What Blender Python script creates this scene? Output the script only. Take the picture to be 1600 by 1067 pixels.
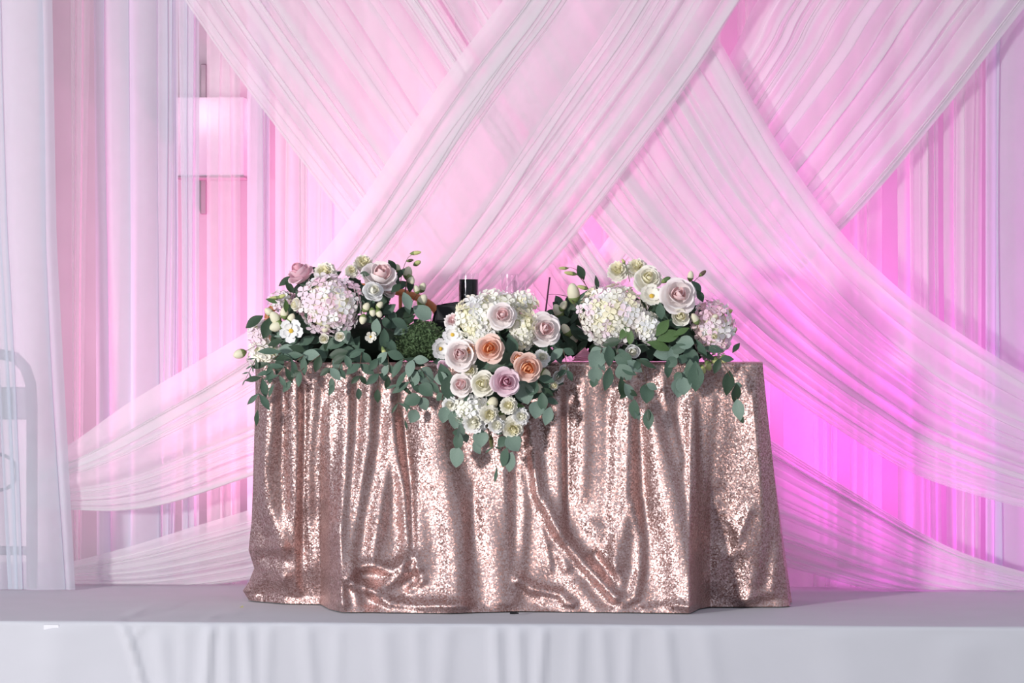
import bpy, math, random
import numpy as np
from mathutils import Vector, Matrix, Quaternion

random.seed(7)
rng = np.random.default_rng(7)
PI = math.pi
for o in list(bpy.data.objects):
    bpy.data.objects.remove(o)
scn = bpy.context.scene
COL = scn.collection

# ------------------------------------------------------------------ camera
F = 5070.0                      # focal length in pixels of the 1600 px frame
YAW = math.radians(4.0)
FW = Vector((-math.sin(YAW), math.cos(YAW), 0))
RT = Vector((math.cos(YAW), math.sin(YAW), 0))
CAMZ = 0.833
CAM = Vector((0, 0, CAMZ)) - FW * 10.0
cam_data = bpy.data.cameras.new('camera')
cam_data.sensor_width = 36.0
cam_data.lens = F / 1600.0 * 36.0
cam_data.clip_end = 100
cam = bpy.data.objects.new('camera', cam_data)
cam.location = CAM
cam.rotation_euler = (PI / 2, 0, YAW)
COL.objects.link(cam)
scn.camera = cam

# ------------------------------------------------------------------ light
world = bpy.data.worlds.new('hall_ambient')
scn.world = world
world.use_nodes = True
bg = world.node_tree.nodes['Background']
bg.inputs['Color'].default_value = (0.80, 0.87, 1.0, 1)
bg.inputs['Strength'].default_value = 0.55

key_d = bpy.data.lights.new('flash_softbox', 'AREA')
key_d.shape = 'DISK'
key_d.size = 0.7
key_d.energy = 760
key_d.color = (1.0, 0.96, 0.95)
key = bpy.data.objects.new('flash_softbox', key_d)
key.location = (-5.3, -8.6, 1.15)
key.rotation_euler = (Vector((0.2, 0.4, 0.7)) - Vector(key.location)).to_track_quat('-Z', 'Y').to_euler()
COL.objects.link(key)

vs = scn.view_settings
vs.view_transform = 'Standard'
vs.look = 'None'
vs.exposure = 0.18
vs.gamma = 1.0
vs.use_curve_mapping = False
scn.cycles.transparent_max_bounces = 48
scn.cycles.max_bounces = 10


# ------------------------------------------------------------------ helpers
def P(px, py, Y):
    """photo pixel -> world point on the vertical plane Y"""
    d = FW + RT * ((px - 800.0) / F) + Vector((0, 0, 1)) * ((533.5 - py) / F)
    t = (Y - CAM.y) / d.y
    return CAM + d * t


def G(px, py, z=0.0):
    """photo pixel -> world point on the horizontal plane z"""
    d = FW + RT * ((px - 800.0) / F) + Vector((0, 0, 1)) * ((533.5 - py) / F)
    t = (z - CAM.z) / d.z
    return CAM + d * t


def proj(x, y, z):
    """world arrays -> pixel arrays"""
    dx, dy, dz = x - CAM.x, y - CAM.y, z - CAM.z
    dep = dx * FW.x + dy * FW.y
    return 800 + F * (dx * RT.x + dy * RT.y) / dep, 533.5 - F * dz / dep


MPP = 10.0 / F                  # metres per pixel at the table


def mat(name, color, rough=0.6, metallic=0.0, spec=0.3, trans=0.0, sheen=0.0, var=0.0, vscale=30.0, bump=0.0, bscale=200.0):
    m = bpy.data.materials.new(name)
    m.use_nodes = True
    nt = m.node_tree
    b = nt.nodes['Principled BSDF']
    b.inputs['Base Color'].default_value = (*color, 1)
    b.inputs['Roughness'].default_value = rough
    b.inputs['Metallic'].default_value = metallic
    b.inputs['Specular IOR Level'].default_value = spec
    if sheen:
        b.inputs['Sheen Weight'].default_value = sheen
    if var:
        tc = nt.nodes.new('ShaderNodeTexCoord')
        n = nt.nodes.new('ShaderNodeTexNoise')
        n.inputs['Scale'].default_value = vscale
        n.inputs['Detail'].default_value = 4
        nt.links.new(tc.outputs['Object'], n.inputs['Vector'])
        r = nt.nodes.new('ShaderNodeValToRGB')
        r.color_ramp.elements[0].position = 0.3
        r.color_ramp.elements[1].position = 0.7
        r.color_ramp.elements[0].color = tuple(c * (1 - var) for c in color) + (1,)
        r.color_ramp.elements[1].color = tuple(min(1, c * (1 + var)) for c in color) + (1,)
        nt.links.new(n.outputs['Fac'], r.inputs['Fac'])
        nt.links.new(r.outputs['Color'], b.inputs['Base Color'])
    if bump:
        tc = nt.nodes.new('ShaderNodeTexCoord')
        n = nt.nodes.new('ShaderNodeTexNoise')
        n.inputs['Scale'].default_value = bscale
        nt.links.new(tc.outputs['Object'], n.inputs['Vector'])
        bp = nt.nodes.new('ShaderNodeBump')
        bp.inputs['Strength'].default_value = bump
        bp.inputs['Distance'].default_value = 0.002
        nt.links.new(n.outputs['Fac'], bp.inputs['Height'])
        nt.links.new(bp.outputs['Normal'], b.inputs['Normal'])
    if trans:
        out = nt.nodes['Material Output']
        t = nt.nodes.new('ShaderNodeBsdfTranslucent')
        t.inputs['Color'].default_value = (*color, 1)
        mx = nt.nodes.new('ShaderNodeMixShader')
        mx.inputs['Fac'].default_value = trans
        nt.links.new(b.outputs[0], mx.inputs[1])
        nt.links.new(t.outputs[0], mx.inputs[2])
        nt.links.new(mx.outputs[0], out.inputs['Surface'])
    return m


def sheer(name, color, alpha):
    """thin voile: part of the light passes straight through, the rest scatters on both sides"""
    m = bpy.data.materials.new(name)
    m.use_nodes = True
    nt = m.node_tree
    nt.nodes.remove(nt.nodes['Principled BSDF'])
    out = nt.nodes['Material Output']
    d = nt.nodes.new('ShaderNodeBsdfDiffuse')
    d.inputs['Color'].default_value = (*color, 1)
    t = nt.nodes.new('ShaderNodeBsdfTranslucent')
    t.inputs['Color'].default_value = (*color, 1)
    tr = nt.nodes.new('ShaderNodeBsdfTransparent')
    m1 = nt.nodes.new('ShaderNodeMixShader')
    m1.inputs['Fac'].default_value = 0.48
    m2 = nt.nodes.new('ShaderNodeMixShader')
    # fine weave: threads a little denser in places
    tc = nt.nodes.new('ShaderNodeTexCoord')
    n = nt.nodes.new('ShaderNodeTexNoise')
    n.inputs['Scale'].default_value = 9
    n.inputs['Detail'].default_value = 6
    nt.links.new(tc.outputs['Object'], n.inputs['Vector'])
    mr = nt.nodes.new('ShaderNodeMapRange')
    mr.inputs['To Min'].default_value = alpha - 0.06
    mr.inputs['To Max'].default_value = alpha + 0.06
    nt.links.new(n.outputs['Fac'], mr.inputs['Value'])
    nt.links.new(mr.outputs[0], m2.inputs['Fac'])
    nt.links.new(d.outputs[0], m1.inputs[1])
    nt.links.new(t.outputs[0], m1.inputs[2])
    nt.links.new(tr.outputs[0], m2.inputs[1])
    nt.links.new(m1.outputs[0], m2.inputs[2])
    nt.links.new(m2.outputs[0], out.inputs['Surface'])
    return m


def mesh(name, verts, faces, m=None, smooth=True):
    me = bpy.data.meshes.new(name)
    me.from_pydata([tuple(map(float, v)) for v in verts], [], faces)
    if smooth:
        me.polygons.foreach_set('use_smooth', [True] * len(me.polygons))
    if m:
        me.materials.append(m)
    me.update()
    return me


def obj(name, me, parent=None, loc=None, rot=None, scale=None):
    o = bpy.data.objects.new(name, me)
    COL.objects.link(o)
    if parent:
        o.parent = parent
    if loc is not None:
        o.location = loc
    if rot is not None:
        if isinstance(rot, Quaternion):
            o.rotation_mode = 'QUATERNION'
            o.rotation_quaternion = rot
        else:
            o.rotation_euler = rot
    if scale is not None:
        o.scale = (scale,) * 3 if isinstance(scale, (int, float)) else scale
    return o


def tag(o, label=None, cat=None, group=None, kind=None):
    if label: o['label'] = label
    if cat: o['category'] = cat
    if group: o['group'] = group
    if kind: o['kind'] = kind
    return o


def empty(name, loc, label=None, cat=None, group=None, kind=None):
    o = bpy.data.objects.new(name, None)
    o.empty_display_size = 0.05
    o.location = loc
    COL.objects.link(o)
    return tag(o, label, cat, group, kind)


def grid_faces(nu, nv, off=0, wrap=False):
    f = []
    for j in range(nv - 1):
        for i in range(nu - 1 + (1 if wrap else 0)):
            i2 = (i + 1) % nu
            f.append((off + j * nu + i, off + j * nu + i2, off + (j + 1) * nu + i2, off + (j + 1) * nu + i))
    return f


class MB:
    """collects shapes that belong to ONE part"""
    def __init__(self):
        self.v, self.f = [], []

    def box(self, c, s, rz=0.0, bev=0.0):
        x, y, z = (k / 2 for k in s)
        o = len(self.v)
        M = Matrix.Rotation(rz, 3, 'Z')
        if bev <= 0:
            for sx, sy, sz in ((-1,-1,-1),(1,-1,-1),(1,1,-1),(-1,1,-1),(-1,-1,1),(1,-1,1),(1,1,1),(-1,1,1)):
                self.v.append(Vector(c) + M @ Vector((sx*x, sy*y, sz*z)))
            self.f += [tuple(o + k for k in q) for q in ((3,2,1,0),(4,5,6,7),(0,1,5,4),(1,2,6,5),(2,3,7,6),(3,0,4,7))]
        else:
            rings = [(-z, bev), (-z + bev, 0), (z - bev, 0), (z, bev)]
            for zz, ins in rings:
                a, b = x - ins, y - ins
                q = bev
                for px, py in ((-a+q,-b),(a-q,-b),(a,-b+q),(a,b-q),(a-q,b),(-a+q,b),(-a,b-q),(-a,-b+q)):
                    self.v.append(Vector(c) + M @ Vector((px, py, zz)))
            for j in range(3):
                for i in range(8):
                    self.f.append((o+j*8+i, o+j*8+(i+1)%8, o+(j+1)*8+(i+1)%8, o+(j+1)*8+i))
            self.f.append(tuple(o + 7 - i for i in range(8)))
            self.f.append(tuple(o + 24 + i for i in range(8)))
        return self

    def lathe(self, prof, n=20, c=(0, 0, 0), cap=True):
        o = len(self.v)
        for r, z in prof:
            for i in range(n):
                a = 2 * PI * i / n
                self.v.append(Vector((c[0] + r * math.cos(a), c[1] + r * math.sin(a), c[2] + z)))
        self.f += grid_faces(n, len(prof), o, True)
        if cap:
            self.f.append(tuple(o + n - 1 - i for i in range(n)))
            self.f.append(tuple(o + (len(prof) - 1) * n + i for i in range(n)))
        return self

    def tube(self, pts, r, n=8, cap=True):
        pts = [Vector(p) for p in pts]
        o = len(self.v)
        rs = r if isinstance(r, (list, tuple)) else [r] * len(pts)
        up = None
        for k, p in enumerate(pts):
            t = (pts[min(k + 1, len(pts) - 1)] - pts[max(k - 1, 0)]).normalized()
            if up is None:
                up = t.orthogonal().normalized()
            up = (up - t * up.dot(t)).normalized()
            b = t.cross(up)
            for i in range(n):
                a = 2 * PI * i / n
                self.v.append(p + (up * math.cos(a) + b * math.sin(a)) * rs[k])
        self.f += grid_faces(n, len(pts), o, True)
        if cap:
            self.f.append(tuple(o + n - 1 - i for i in range(n)))
            self.f.append(tuple(o + (len(pts) - 1) * n + i for i in range(n)))
        return self

    def build(self, name, m, parent=None, loc=None, rot=None, smooth=True, origin=None):
        v = self.v if origin is None else [p - Vector(origin) for p in self.v]
        o = obj(name, mesh(name, v, self.f, m, smooth), parent, loc, rot)
        if smooth:
            o.data.set_sharp_from_angle(angle=math.radians(38))
        return o


def catmull(pts, n):
    """dense smooth resampling of 2-D/3-D control points, uniform in arc length"""
    p = np.array(pts, float)
    ext = np.vstack([2 * p[0] - p[1], p, 2 * p[-1] - p[-2]])
    out = []
    for i in range(1, len(ext) - 2):
        a, b, c, d = ext[i - 1], ext[i], ext[i + 1], ext[i + 2]
        for t in np.linspace(0, 1, 24, endpoint=False):
            out.append(0.5 * ((2 * b) + (c - a) * t + (2 * a - 5 * b + 4 * c - d) * t * t + (3 * b - a - 3 * c + d) * t ** 3))
    out.append(p[-1])
    out = np.array(out)
    s = np.concatenate([[0], np.cumsum(np.linalg.norm(np.diff(out, axis=0), axis=1))])
    q = np.linspace(0, s[-1], n)
    return np.stack([np.interp(q, s, out[:, k]) for k in range(p.shape[1])], 1)


def smooth_noise(n, cells, amp, r):
    """1-D smooth random curve"""
    k = r.uniform(-1, 1, cells + 3)
    x = np.linspace(0, cells, n)
    i = x.astype(int)
    t = x - i
    t = t * t * (3 - 2 * t)
    return amp * (k[i] * (1 - t) + k[i + 1] * t)


# ------------------------------------------------------------------ materials
M_WALL = mat('wall_paint', (0.62, 0.56, 0.60), 0.8, var=0.05, vscale=3)
M_FLOOR = mat('hall_floor', (0.22, 0.2, 0.2), 0.5, var=0.1, vscale=4)
M_STAGE = mat('stage_cloth', (0.53, 0.535, 0.58), 0.85, sheen=0.1, var=0.02, vscale=5, bump=0.15, bscale=900)
M_DECK = mat('deck_ply', (0.25, 0.2, 0.16), 0.7, var=0.15, vscale=8)
M_VOILE = sheer('voile_white', (0.88, 0.865, 0.88), 0.55)
M_VOILE_T = sheer('voile_thin', (0.88, 0.85, 0.87), 0.42)
M_VOILE_D = sheer('voile_front', (0.76, 0.805, 0.865), 0.68)
M_VOILE_S = sheer('voile_swag', (0.90, 0.89, 0.905), 0.58)

# ------------------------------------------------------------------ setting
WALL_Y = 2.1
tag(MB().box((0, WALL_Y + 0.06, 1.3), (9, 0.12, 3.6)).build('wall_back', M_WALL, smooth=False), 'plain painted hall wall behind the curtains', 'wall', kind='structure')
tag(MB().box((0, -4.4, -0.51), (16, 12.0, 0.1)).build('floor', M_FLOOR, smooth=False), 'dark hall floor in front of the stage', 'floor', kind='structure')


M_CEIL = mat('ceiling_paint', (0.5, 0.48, 0.5), 0.9)  # unseen ceiling and side walls, added to keep ambient light off the back wall
tag(MB().box((0, 0.9, 3.05), (9.2, 2.6, 0.1)).build('ceiling', M_CEIL, smooth=False), 'unseen ceiling added above the stage to block ambient light', 'ceiling', kind='structure')
tag(MB().box((-4.55, 1.15, 1.27), (0.1, 2.0, 3.45)).build('unseen_wall_left', M_WALL, smooth=False), 'unseen side wall added left of the stage to block ambient light', 'wall', kind='structure')
tag(MB().box((4.55, 1.15, 1.27), (0.1, 2.0, 3.45)).build('unseen_wall_right', M_WALL, smooth=False), 'unseen side wall added right of the stage to block ambient light', 'wall', kind='structure')


def ridge_field(px, py, ridges):
    """sum of fold ridges; each = (points [(x, y)...], width_left, width_right, amplitude[, 'd'])
    plain ridges run roughly vertically; 'd' ridges use true distance and may run any way"""
    h = np.zeros_like(px)
    for rd in ridges:
        pts, wl, wr, amp = rd[:4]
        pts = np.array(pts, float)
        if len(rd) > 4:
            best = np.full(px.shape, 1e9)
            sgn = np.zeros_like(px)
            for a, b in zip(pts[:-1], pts[1:]):
                ab = b - a
                t = np.clip(((px - a[0]) * ab[0] + (py - a[1]) * ab[1]) / (ab @ ab), 0, 1)
                dx, dy = px - (a[0] + t * ab[0]), py - (a[1] + t * ab[1])
                d = np.hypot(dx, dy)
                s = np.sign(ab[0] * dy - ab[1] * dx)
                m = d < best
                best = np.where(m, d, best)
                sgn = np.where(m, s, sgn)
            w = np.where(sgn < 0, wl, wr)
            h += amp * np.exp(-(best / w) ** 2)
        else:
            xc = np.interp(py, pts[:, 1], pts[:, 0])
            fade = np.clip((py - (pts[0, 1] - 30)) / 40, 0, 1) * np.clip(((pts[-1, 1] + 30) - py) / 40, 0, 1)
            fade = fade * fade * (3 - 2 * fade)
            d = px - xc
            w = np.where(d < 0, wl, wr)
            h += amp * fade * np.exp(-(d / w) ** 2)
    return h


def build_stage():
    root = empty('stage', (0, 0.8, -0.46), 'low stage platform covered with smooth white cloth under the whole set', 'stage')
    YE = -0.435
    MB().box((0, (YE + WALL_Y - 0.01) / 2 + 0.02, -0.235), (7.6, WALL_Y - 0.01 - YE - 0.05, 0.45)).build('deck', M_DECK, root, smooth=False, origin=root.location)
    # cover cloth: top sheet + rounded front edge + skirt, one sheet of fabric
    nx = 520
    xs = np.linspace(-3.4, 3.4, nx)
    prof = [(WALL_Y - 0.01, 0), (1.0, 0), (0.6, 0), (0.3, 0), (0.0, 0), (-0.1, 0), (-0.2, 0), (-0.25, 0), (-0.3, 0), (-0.33, 0), (-0.36, 0), (-0.38, 0), (-0.40, 0), (YE + 0.02, 0.0)]
    for a in np.linspace(15, 90, 6):
        r = math.radians(a)
        prof.append((YE + 0.02 - 0.012 * math.sin(r), 0.012 * math.cos(r) - 0.012))
    for z in np.linspace(-0.018, -0.455, 44):
        prof.append((YE + 0.008, z))
    V = []
    top_r = [([(205, 960), (230, 953), (262, 952)], 5, 5, 0.004, 'd'), ([(325, 966), (345, 960), (375, 957)], 4, 4, 0.002, 'd'),
             ([(200, 966), (225, 961), (260, 957)], 4, 4, -0.003, 'd')]
    fr = [([(192, 975), (206, 1010), (222, 1067), (235, 1120)], 6, 4, 0.010), ([(225, 975), (206, 1000)], 4, 4, 0.004),
          ([(332, 972), (328, 1010), (322, 1100)], 9, 4, 0.010), ([(355, 972), (357, 1100)], 8, 8, 0.005), ([(384, 972), (392, 1100)], 7, 10, 0.006),
          ([(250, 1000), (262, 1100)], 12, 14, 0.005), ([(290, 975), (285, 1100)], 10, 10, 0.003), ([(420, 975), (415, 1100)], 9, 9, 0.004),
          ([(480, 975), (490, 1100)], 14, 9, 0.005), ([(530, 975), (525, 1100)], 10, 10, 0.003), ([(600, 975), (606, 1100)], 14, 14, 0.004),
          ([(775, 975), (780, 1100)], 9, 7, 0.007), ([(810, 975), (815, 1100)], 9, 7, 0.006), ([(850, 975), (842, 1100)], 8, 6, 0.007), ([(905, 975), (900, 1100)], 12, 9, 0.004),
          ([(940, 975), (948, 1100)], 9, 9, 0.004), ([(985, 975), (980, 1100)], 9, 9, 0.004), ([(1040, 975), (1052, 1100)], 15, 9, 0.005),
          ([(700, 975), (690, 1100)], 16, 12, 0.004), ([(650, 975), (655, 1100)], 10, 12, 0.003), ([(1100, 975), (1120, 1100)], 16, 16, 0.003),
          ([(1300, 990), (1330, 1100)], 40, 40, 0.003), ([(1500, 1010), (1480, 1100)], 40, 50, 0.004), ([(90, 975), (80, 1100)], 30, 30, 0.003)]
    for k, (y, z) in enumerate(prof):
        zz = np.full(nx, float(z)); yy = np.full(nx, float(y))
        px, py = proj(xs, yy, zz)
        if k < 14:
            zz = zz + ridge_field(px, py, top_r) + 0.0006 * np.sin(xs * 9 + y * 30) * (1 if k > 3 else 0)
        else:
            fade = min(1.0, max(0.0, (-z) / 0.03))
            yy = yy - 1.7 * ridge_field(px, py, fr) * fade - 0.002 * np.sin(xs * 13) * fade
        V += list(zip(xs - root.location.x, yy - root.location.y, zz - root.location.z))
    o = obj('cover_cloth', mesh('cover_cloth', V, grid_faces(nx, len(prof)), M_STAGE), root)
    o.data.flip_normals()


build_stage()


# ------------------------------------------------------------------ curtains
class Folds:
    """cross-section of gathered voile: broad soft spans joined by flat Z-folds that wander along the length"""
    def __init__(self, n, seed, fmin, fmax, bulge, ydep, sub=4, sig=0.7):
        r = np.random.default_rng(seed)
        w = r.lognormal(0, sig, n + 1)
        c = np.cumsum(w) / w.sum()
        self.c = c[:-1]
        self.n = n
        self.f = fmin + (fmax - fmin) * r.beta(0.9, 2.2, n)
        self.dir = np.where(r.uniform(0, 1, n) < 0.6, 1, -1)
        self.ph = r.uniform(0, 2 * PI, (n, 3))
        self.bul = bulge * r.uniform(0.3, 1.2, n + 1)
        self.ydep = ydep * r.uniform(0.6, 1.3, n)
        self.sub = sub

    def at(self, t, wander=1.0):
        n = self.n
        gap = np.diff(np.concatenate([[0], self.c, [1]]))
        lim = np.minimum(gap[:-1], gap[1:])
        c = self.c + wander * 0.22 * lim * (np.sin(self.ph[:, 0] + 2.6 * t) + 0.5 * np.sin(self.ph[:, 1] + 6.1 * t))
        f = self.f * (0.75 + 0.5 * np.sin(self.ph[:, 2] + 4.0 * t))
        f = np.clip(f, 0.002, 0.1)
        pts = [(0.0, 0.0)]
        for i in range(n):
            g0 = c[i - 1] if i else 0.0
            mid = (g0 + c[i]) / 2
            pts.append((mid - (c[i] - g0) * 0.2, -self.bul[i] * gap[i] * 3))
            pts.append((mid + (c[i] - g0) * 0.2, -self.bul[i] * gap[i] * 3))
            d = self.ydep[i] * (0.5 + 12 * f[i]) * self.dir[i]
            pts += [(c[i] + f[i] * 0.85, -d), (c[i] + f[i], -d * 0.6), (c[i] + f[i] * 0.5, 0), (c[i], d * 0.6), (c[i] + f[i] * 0.15, d)]
        pts.append(((c[-1] + 1) / 2, -self.bul[n] * gap[n] * 3))
        pts.append((1.0, 0.0))
        p = np.array(pts)
        m = len(p)
        ext = np.vstack([2 * p[0] - p[1], p, 2 * p[-1] - p[-2]])
        out = []
        tt = np.linspace(0, 1, self.sub, endpoint=False)[:, None]
        for i in range(1, m):
            a, b, cc, dd = ext[i - 1], ext[i], ext[i + 1], ext[i + 2]
            out.append(0.5 * ((2 * b) + (cc - a) * tt + (2 * a - 5 * b + 4 * cc - dd) * tt ** 2 + (3 * b - a - 3 * cc + dd) * tt ** 3))
        out.append(p[-1:])
        q = np.vstack(out)
        return q[:, 0], q[:, 1]


def curtain(name, label, px0, px1, Y, m, seed, folds, ztop=2.35, group=None, taper=None, zbot=0.004):
    """one vertical voile panel between two photo columns (given at plane Y), full height, softly gathered"""
    a, b = P(px0, 533, Y), P(px1, 533, Y)
    w = b.x - a.x
    fo = Folds(folds, seed, 0.006 / w, 0.022 / w, 0.05 * w * 2, 0.012)
    nv = 30
    V = []
    root_loc = Vector(((a.x + b.x) / 2, Y, zbot))
    for j in range(nv):
        v = j / (nv - 1)
        z = ztop + (zbot - ztop) * v
        g, yy = fo.at(v * 1.2, 0.8)
        x = a.x + w * g
        if taper:
            t0, t1 = np.interp(v, [0, 0.5, 1], taper[0]), np.interp(v, [0, 0.5, 1], taper[1])
            x = x + (t0 * (1 - g) + t1 * g) * (Y + 10) / F
        y = Y + yy + 0.004 * np.sin(g * 7 + 2 * v)
        V += list(zip(x - root_loc.x, y - root_loc.y, np.full(len(g), z - root_loc.z)))
    o = obj(name, mesh(name, V, grid_faces(len(g), nv), m), loc=root_loc)
    return tag(o, label, 'curtain', group)


YV = 1.05
GRP = 'sheer curtain panels hanging along the wall'
panels = [
    # label, px0, px1, material, folds, taper(left top/mid/bottom px, right ...)
    ('narrow sheer curtain strip beside the leftmost front curtain', 110, 134, M_VOILE, 2, ((0, 2, 4), (10, 0, -8))),
    ('wide dense sheer curtain panel left of the wall lamp', 149, 278, M_VOILE_D, 7, ((-4, 0, 2), (0, 0, -8))),
    ('sheer curtain strip covering the left edge of the wall lamp', 284, 311, M_VOILE_D, 2, ((-8, 0, 0), (0, 0, 0))),
    ('thin sheer curtain panel hanging over the glass of the wall lamp', 323, 375, M_VOILE_T, 2, None),
    ('whitish sheer curtain strip just right of the wall lamp', 386, 421, M_VOILE_D, 2, None),
    ('pink-tinted sheer curtain panel behind the left flower arrangement', 430, 556, M_VOILE, 6, None),
    ('sheer curtain panel behind the chair and dark drink', 560, 740, M_VOILE, 7, None),
    ('sheer curtain panel behind the centre flower cascade', 744, 913, M_VOILE, 7, None),
    ('sheer curtain panel behind the large cream hydrangea', 940, 1126, M_VOILE, 7, None),
    ('narrow sheer curtain strip above the right flower arrangement', 1152, 1203, M_VOILE_T, 2, None),
    ('bright pink sheer curtain panel beside the right table edge', 1224, 1308, M_VOILE_T, 3, None),
    ('magenta-lit sheer curtain strip between two open wall gaps', 1328, 1378, M_VOILE_T, 2, None),
    ('pink sheer curtain panel right of the open wall gaps', 1403, 1466, M_VOILE, 4, ((-6, 0, 0), (0, 0, 6))),
    ('pale pink sheer curtain strip second from the right', 1474, 1532, M_VOILE, 3, ((0, 0, 6), (4, 2, 0))),
    ('rightmost pale sheer curtain panel at the picture edge', 1540, 1780, M_VOILE_D, 12, None),
]
for i, (lab, x0, x1, m, nf, tp) in enumerate(panels):
    curtain('sheer_curtain', lab, x0, x1, YV, m, 20 + i, nf, group=GRP, taper=tp)
# front curtain at the picture's left edge, in front of the tied swag ends
curtain('sheer_curtain', 'leftmost bluish white sheer curtain hanging in front of the tied swags', -270, 92, 0.74, M_VOILE_D, 5, 14, taper=((0, 0, 0), (-14, -4, 26)), group=GRP)


# ------------------------------------------------------------------ swags
def swag(name, label, e1, e2, Y, m, seed, nf, bias=None, fmax=0.06):
    """a length of voile drawn diagonally; e1/e2 = its two long edges in photo pixels"""
    nt = 130
    E1, E2 = catmull(e1, nt), catmull(e2, nt)
    fo = Folds(nf, seed, 0.004, fmax, 0.05, 0.010, sig=0.6)
    V = []
    c = P(*(E1[nt // 2] + E2[nt // 2]) / 2, Y)
    for j in range(nt):
        t = j / (nt - 1)
        g, yy = fo.at(t * 2.2, 0.9)
        g = np.clip(g, 0, 1)
        if bias:
            bb = np.interp(t, np.linspace(0, 1, len(bias)), bias)
            g = g ** bb
        a, b = E1[j], E2[j]
        wid = np.linalg.norm(b - a)
        A3, B3 = P(a[0], a[1], Y), P(b[0], b[1], Y)
        x = A3.x + (B3.x - A3.x) * g
        z = A3.z + (B3.z - A3.z) * g
        y = Y + yy * min(1.0, wid / 200) + 0.004 * np.sin(g * 9 + 7 * t)
        V += list(zip(x - c.x, y - c.y, np.maximum(z, 0.006) - c.z))
    o = obj(name, mesh(name, V, grid_faces(len(g), nt), m), loc=c)
    return tag(o, label, 'drape', 'crossed voile swags of the backdrop')


# front swag: top centre down to the left tie
swag('voile_swag', 'front white voile swag sweeping from top centre down to the lower left tie',
     [(960, -260), (860, -110), (786, 0), (709, 100), (620, 230), (550, 335), (500, 400), (440, 468), (390, 515), (300, 570), (200, 630), (118, 688), (60, 722)],
     [(1340, -260), (1235, -120), (1152, 8), (1088, 112), (1002, 233), (920, 342), (850, 425), (770, 505), (680, 585), (560, 672), (470, 720), (390, 745), (270, 785), (190, 798), (118, 797), (60, 795)],
     0.80, M_VOILE_S, 3, 24, bias=[1, 1, 1, 0.9, 0.7, 0.62])
# swag going to the right, behind the front swag
swag('voile_swag', 'white voile swag falling from top centre to the right edge, bottom edge bunched',
     [(930, -240), (1010, -130), (1080, -10), (1123, 61), (1219, 230), (1313, 361), (1388, 436), (1458, 492), (1600, 583), (1720, 640)],
     [(560, -240), (620, -110), (690, 0), (760, 110), (850, 240), (933, 347), (1000, 420), (1090, 505), (1203, 598), (1335, 687), (1441, 746), (1600, 794), (1720, 815)],
     0.85, M_VOILE_S, 11, 21, bias=[1, 1, 0.95, 0.85, 0.75, 0.7])
# upper-left swag, passing behind and ending low on the right
swag('voile_swag', 'white voile swag from the upper left corner, tail low at right near the floor',
     [(530, -240), (600, -120), (690, 10), (790, 170), (900, 340), (1040, 540), (1120, 630), (1217, 695), (1335, 769), (1476, 851), (1600, 893), (1720, 915)],
     [(130, -240), (215, -110), (306, 26), (383, 134), (538, 340), (700, 560), (860, 720), (1000, 810), (1229, 885), (1400, 930), (1600, 960), (1720, 985)],
     0.90, M_VOILE_S, 8, 22)
# upper-right swag, passing behind and ending low on the left
swag('voile_swag', 'white voile swag from the upper right corner, tail low at left near the floor',
     [(1320, -230), (1240, -90), (1172, 20), (1140, 87), (1000, 300), (850, 500), (650, 690), (500, 760), (388, 797), (298, 824), (212, 851), (118, 876), (60, 888)],
     [(1800, -230), (1700, -110), (1599, 14), (1463, 188), (1313, 361), (1100, 560), (850, 740), (600, 850), (480, 885), (393, 905), (266, 921), (180, 921), (118, 916), (60, 910)],
     0.955, M_VOILE_S, 17, 23, bias=[1, 1, 1, 0.9, 0.75, 0.7])

# ------------------------------------------------------------------ uplights behind the curtains
M_BLACK = mat('black_plastic', (0.012, 0.012, 0.014), 0.4)
M_LENS = mat('uplight_lens', (0.8, 0.2, 0.7), 0.2)


def uplight(px, Y, energy, aim, label, color, size=0.06, spot=150):
    g = P(px, 533, Y)
    root = empty('uplight', (g.x, Y, 0.004), label, 'uplight', 'magenta uplights behind the drapes')
    MB().lathe([(0.06, 0), (0.065, 0.006), (0.065, 0.014), (0.02, 0.02)], 20).build('base', M_BLACK, root)
    MB().lathe([(0.05, 0.03), (0.056, 0.034), (0.056, 0.125), (0.05, 0.13)], 20).build('housing', M_BLACK, root)
    MB().tube([(-0.064, 0, 0.012), (-0.066, 0, 0.05), (-0.062, 0, 0.08)], 0.005).build('yoke', M_BLACK, root)
    MB().tube([(0.064, 0, 0.012), (0.066, 0, 0.05), (0.062, 0, 0.08)], 0.005).build('yoke', M_BLACK, root)
    MB().lathe([(0.047, 0.131), (0.045, 0.136), (0.02, 0.139)], 20).build('lens', M_LENS, root)
    ld = bpy.data.lights.new('uplight_beam', 'SPOT')
    ld.energy = energy
    ld.color = color
    ld.spot_size = math.radians(spot)
    ld.spot_blend = 0.9
    ld.shadow_soft_size = size
    lo = obj('beam', ld, root, (0, 0, 0.155))
    lo.rotation_euler = Vector(aim).to_track_quat('-Z', 'Y').to_euler()


uplight(1180, 1.42, 88, (0.75, 0.05, 0.65), 'magenta uplight on the stage behind the right table edge', (1.0, 0.06, 0.80), spot=170)
uplight(930, 1.45, 140, (0.0, 0.0, 1.0), 'magenta uplight on the stage behind the middle of the table', (1.0, 0.27, 0.60))
uplight(540, 1.45, 112, (-0.4, 0.0, 0.9), 'magenta uplight on the stage behind the left table end', (1.0, 0.28, 0.58), spot=165)

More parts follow.
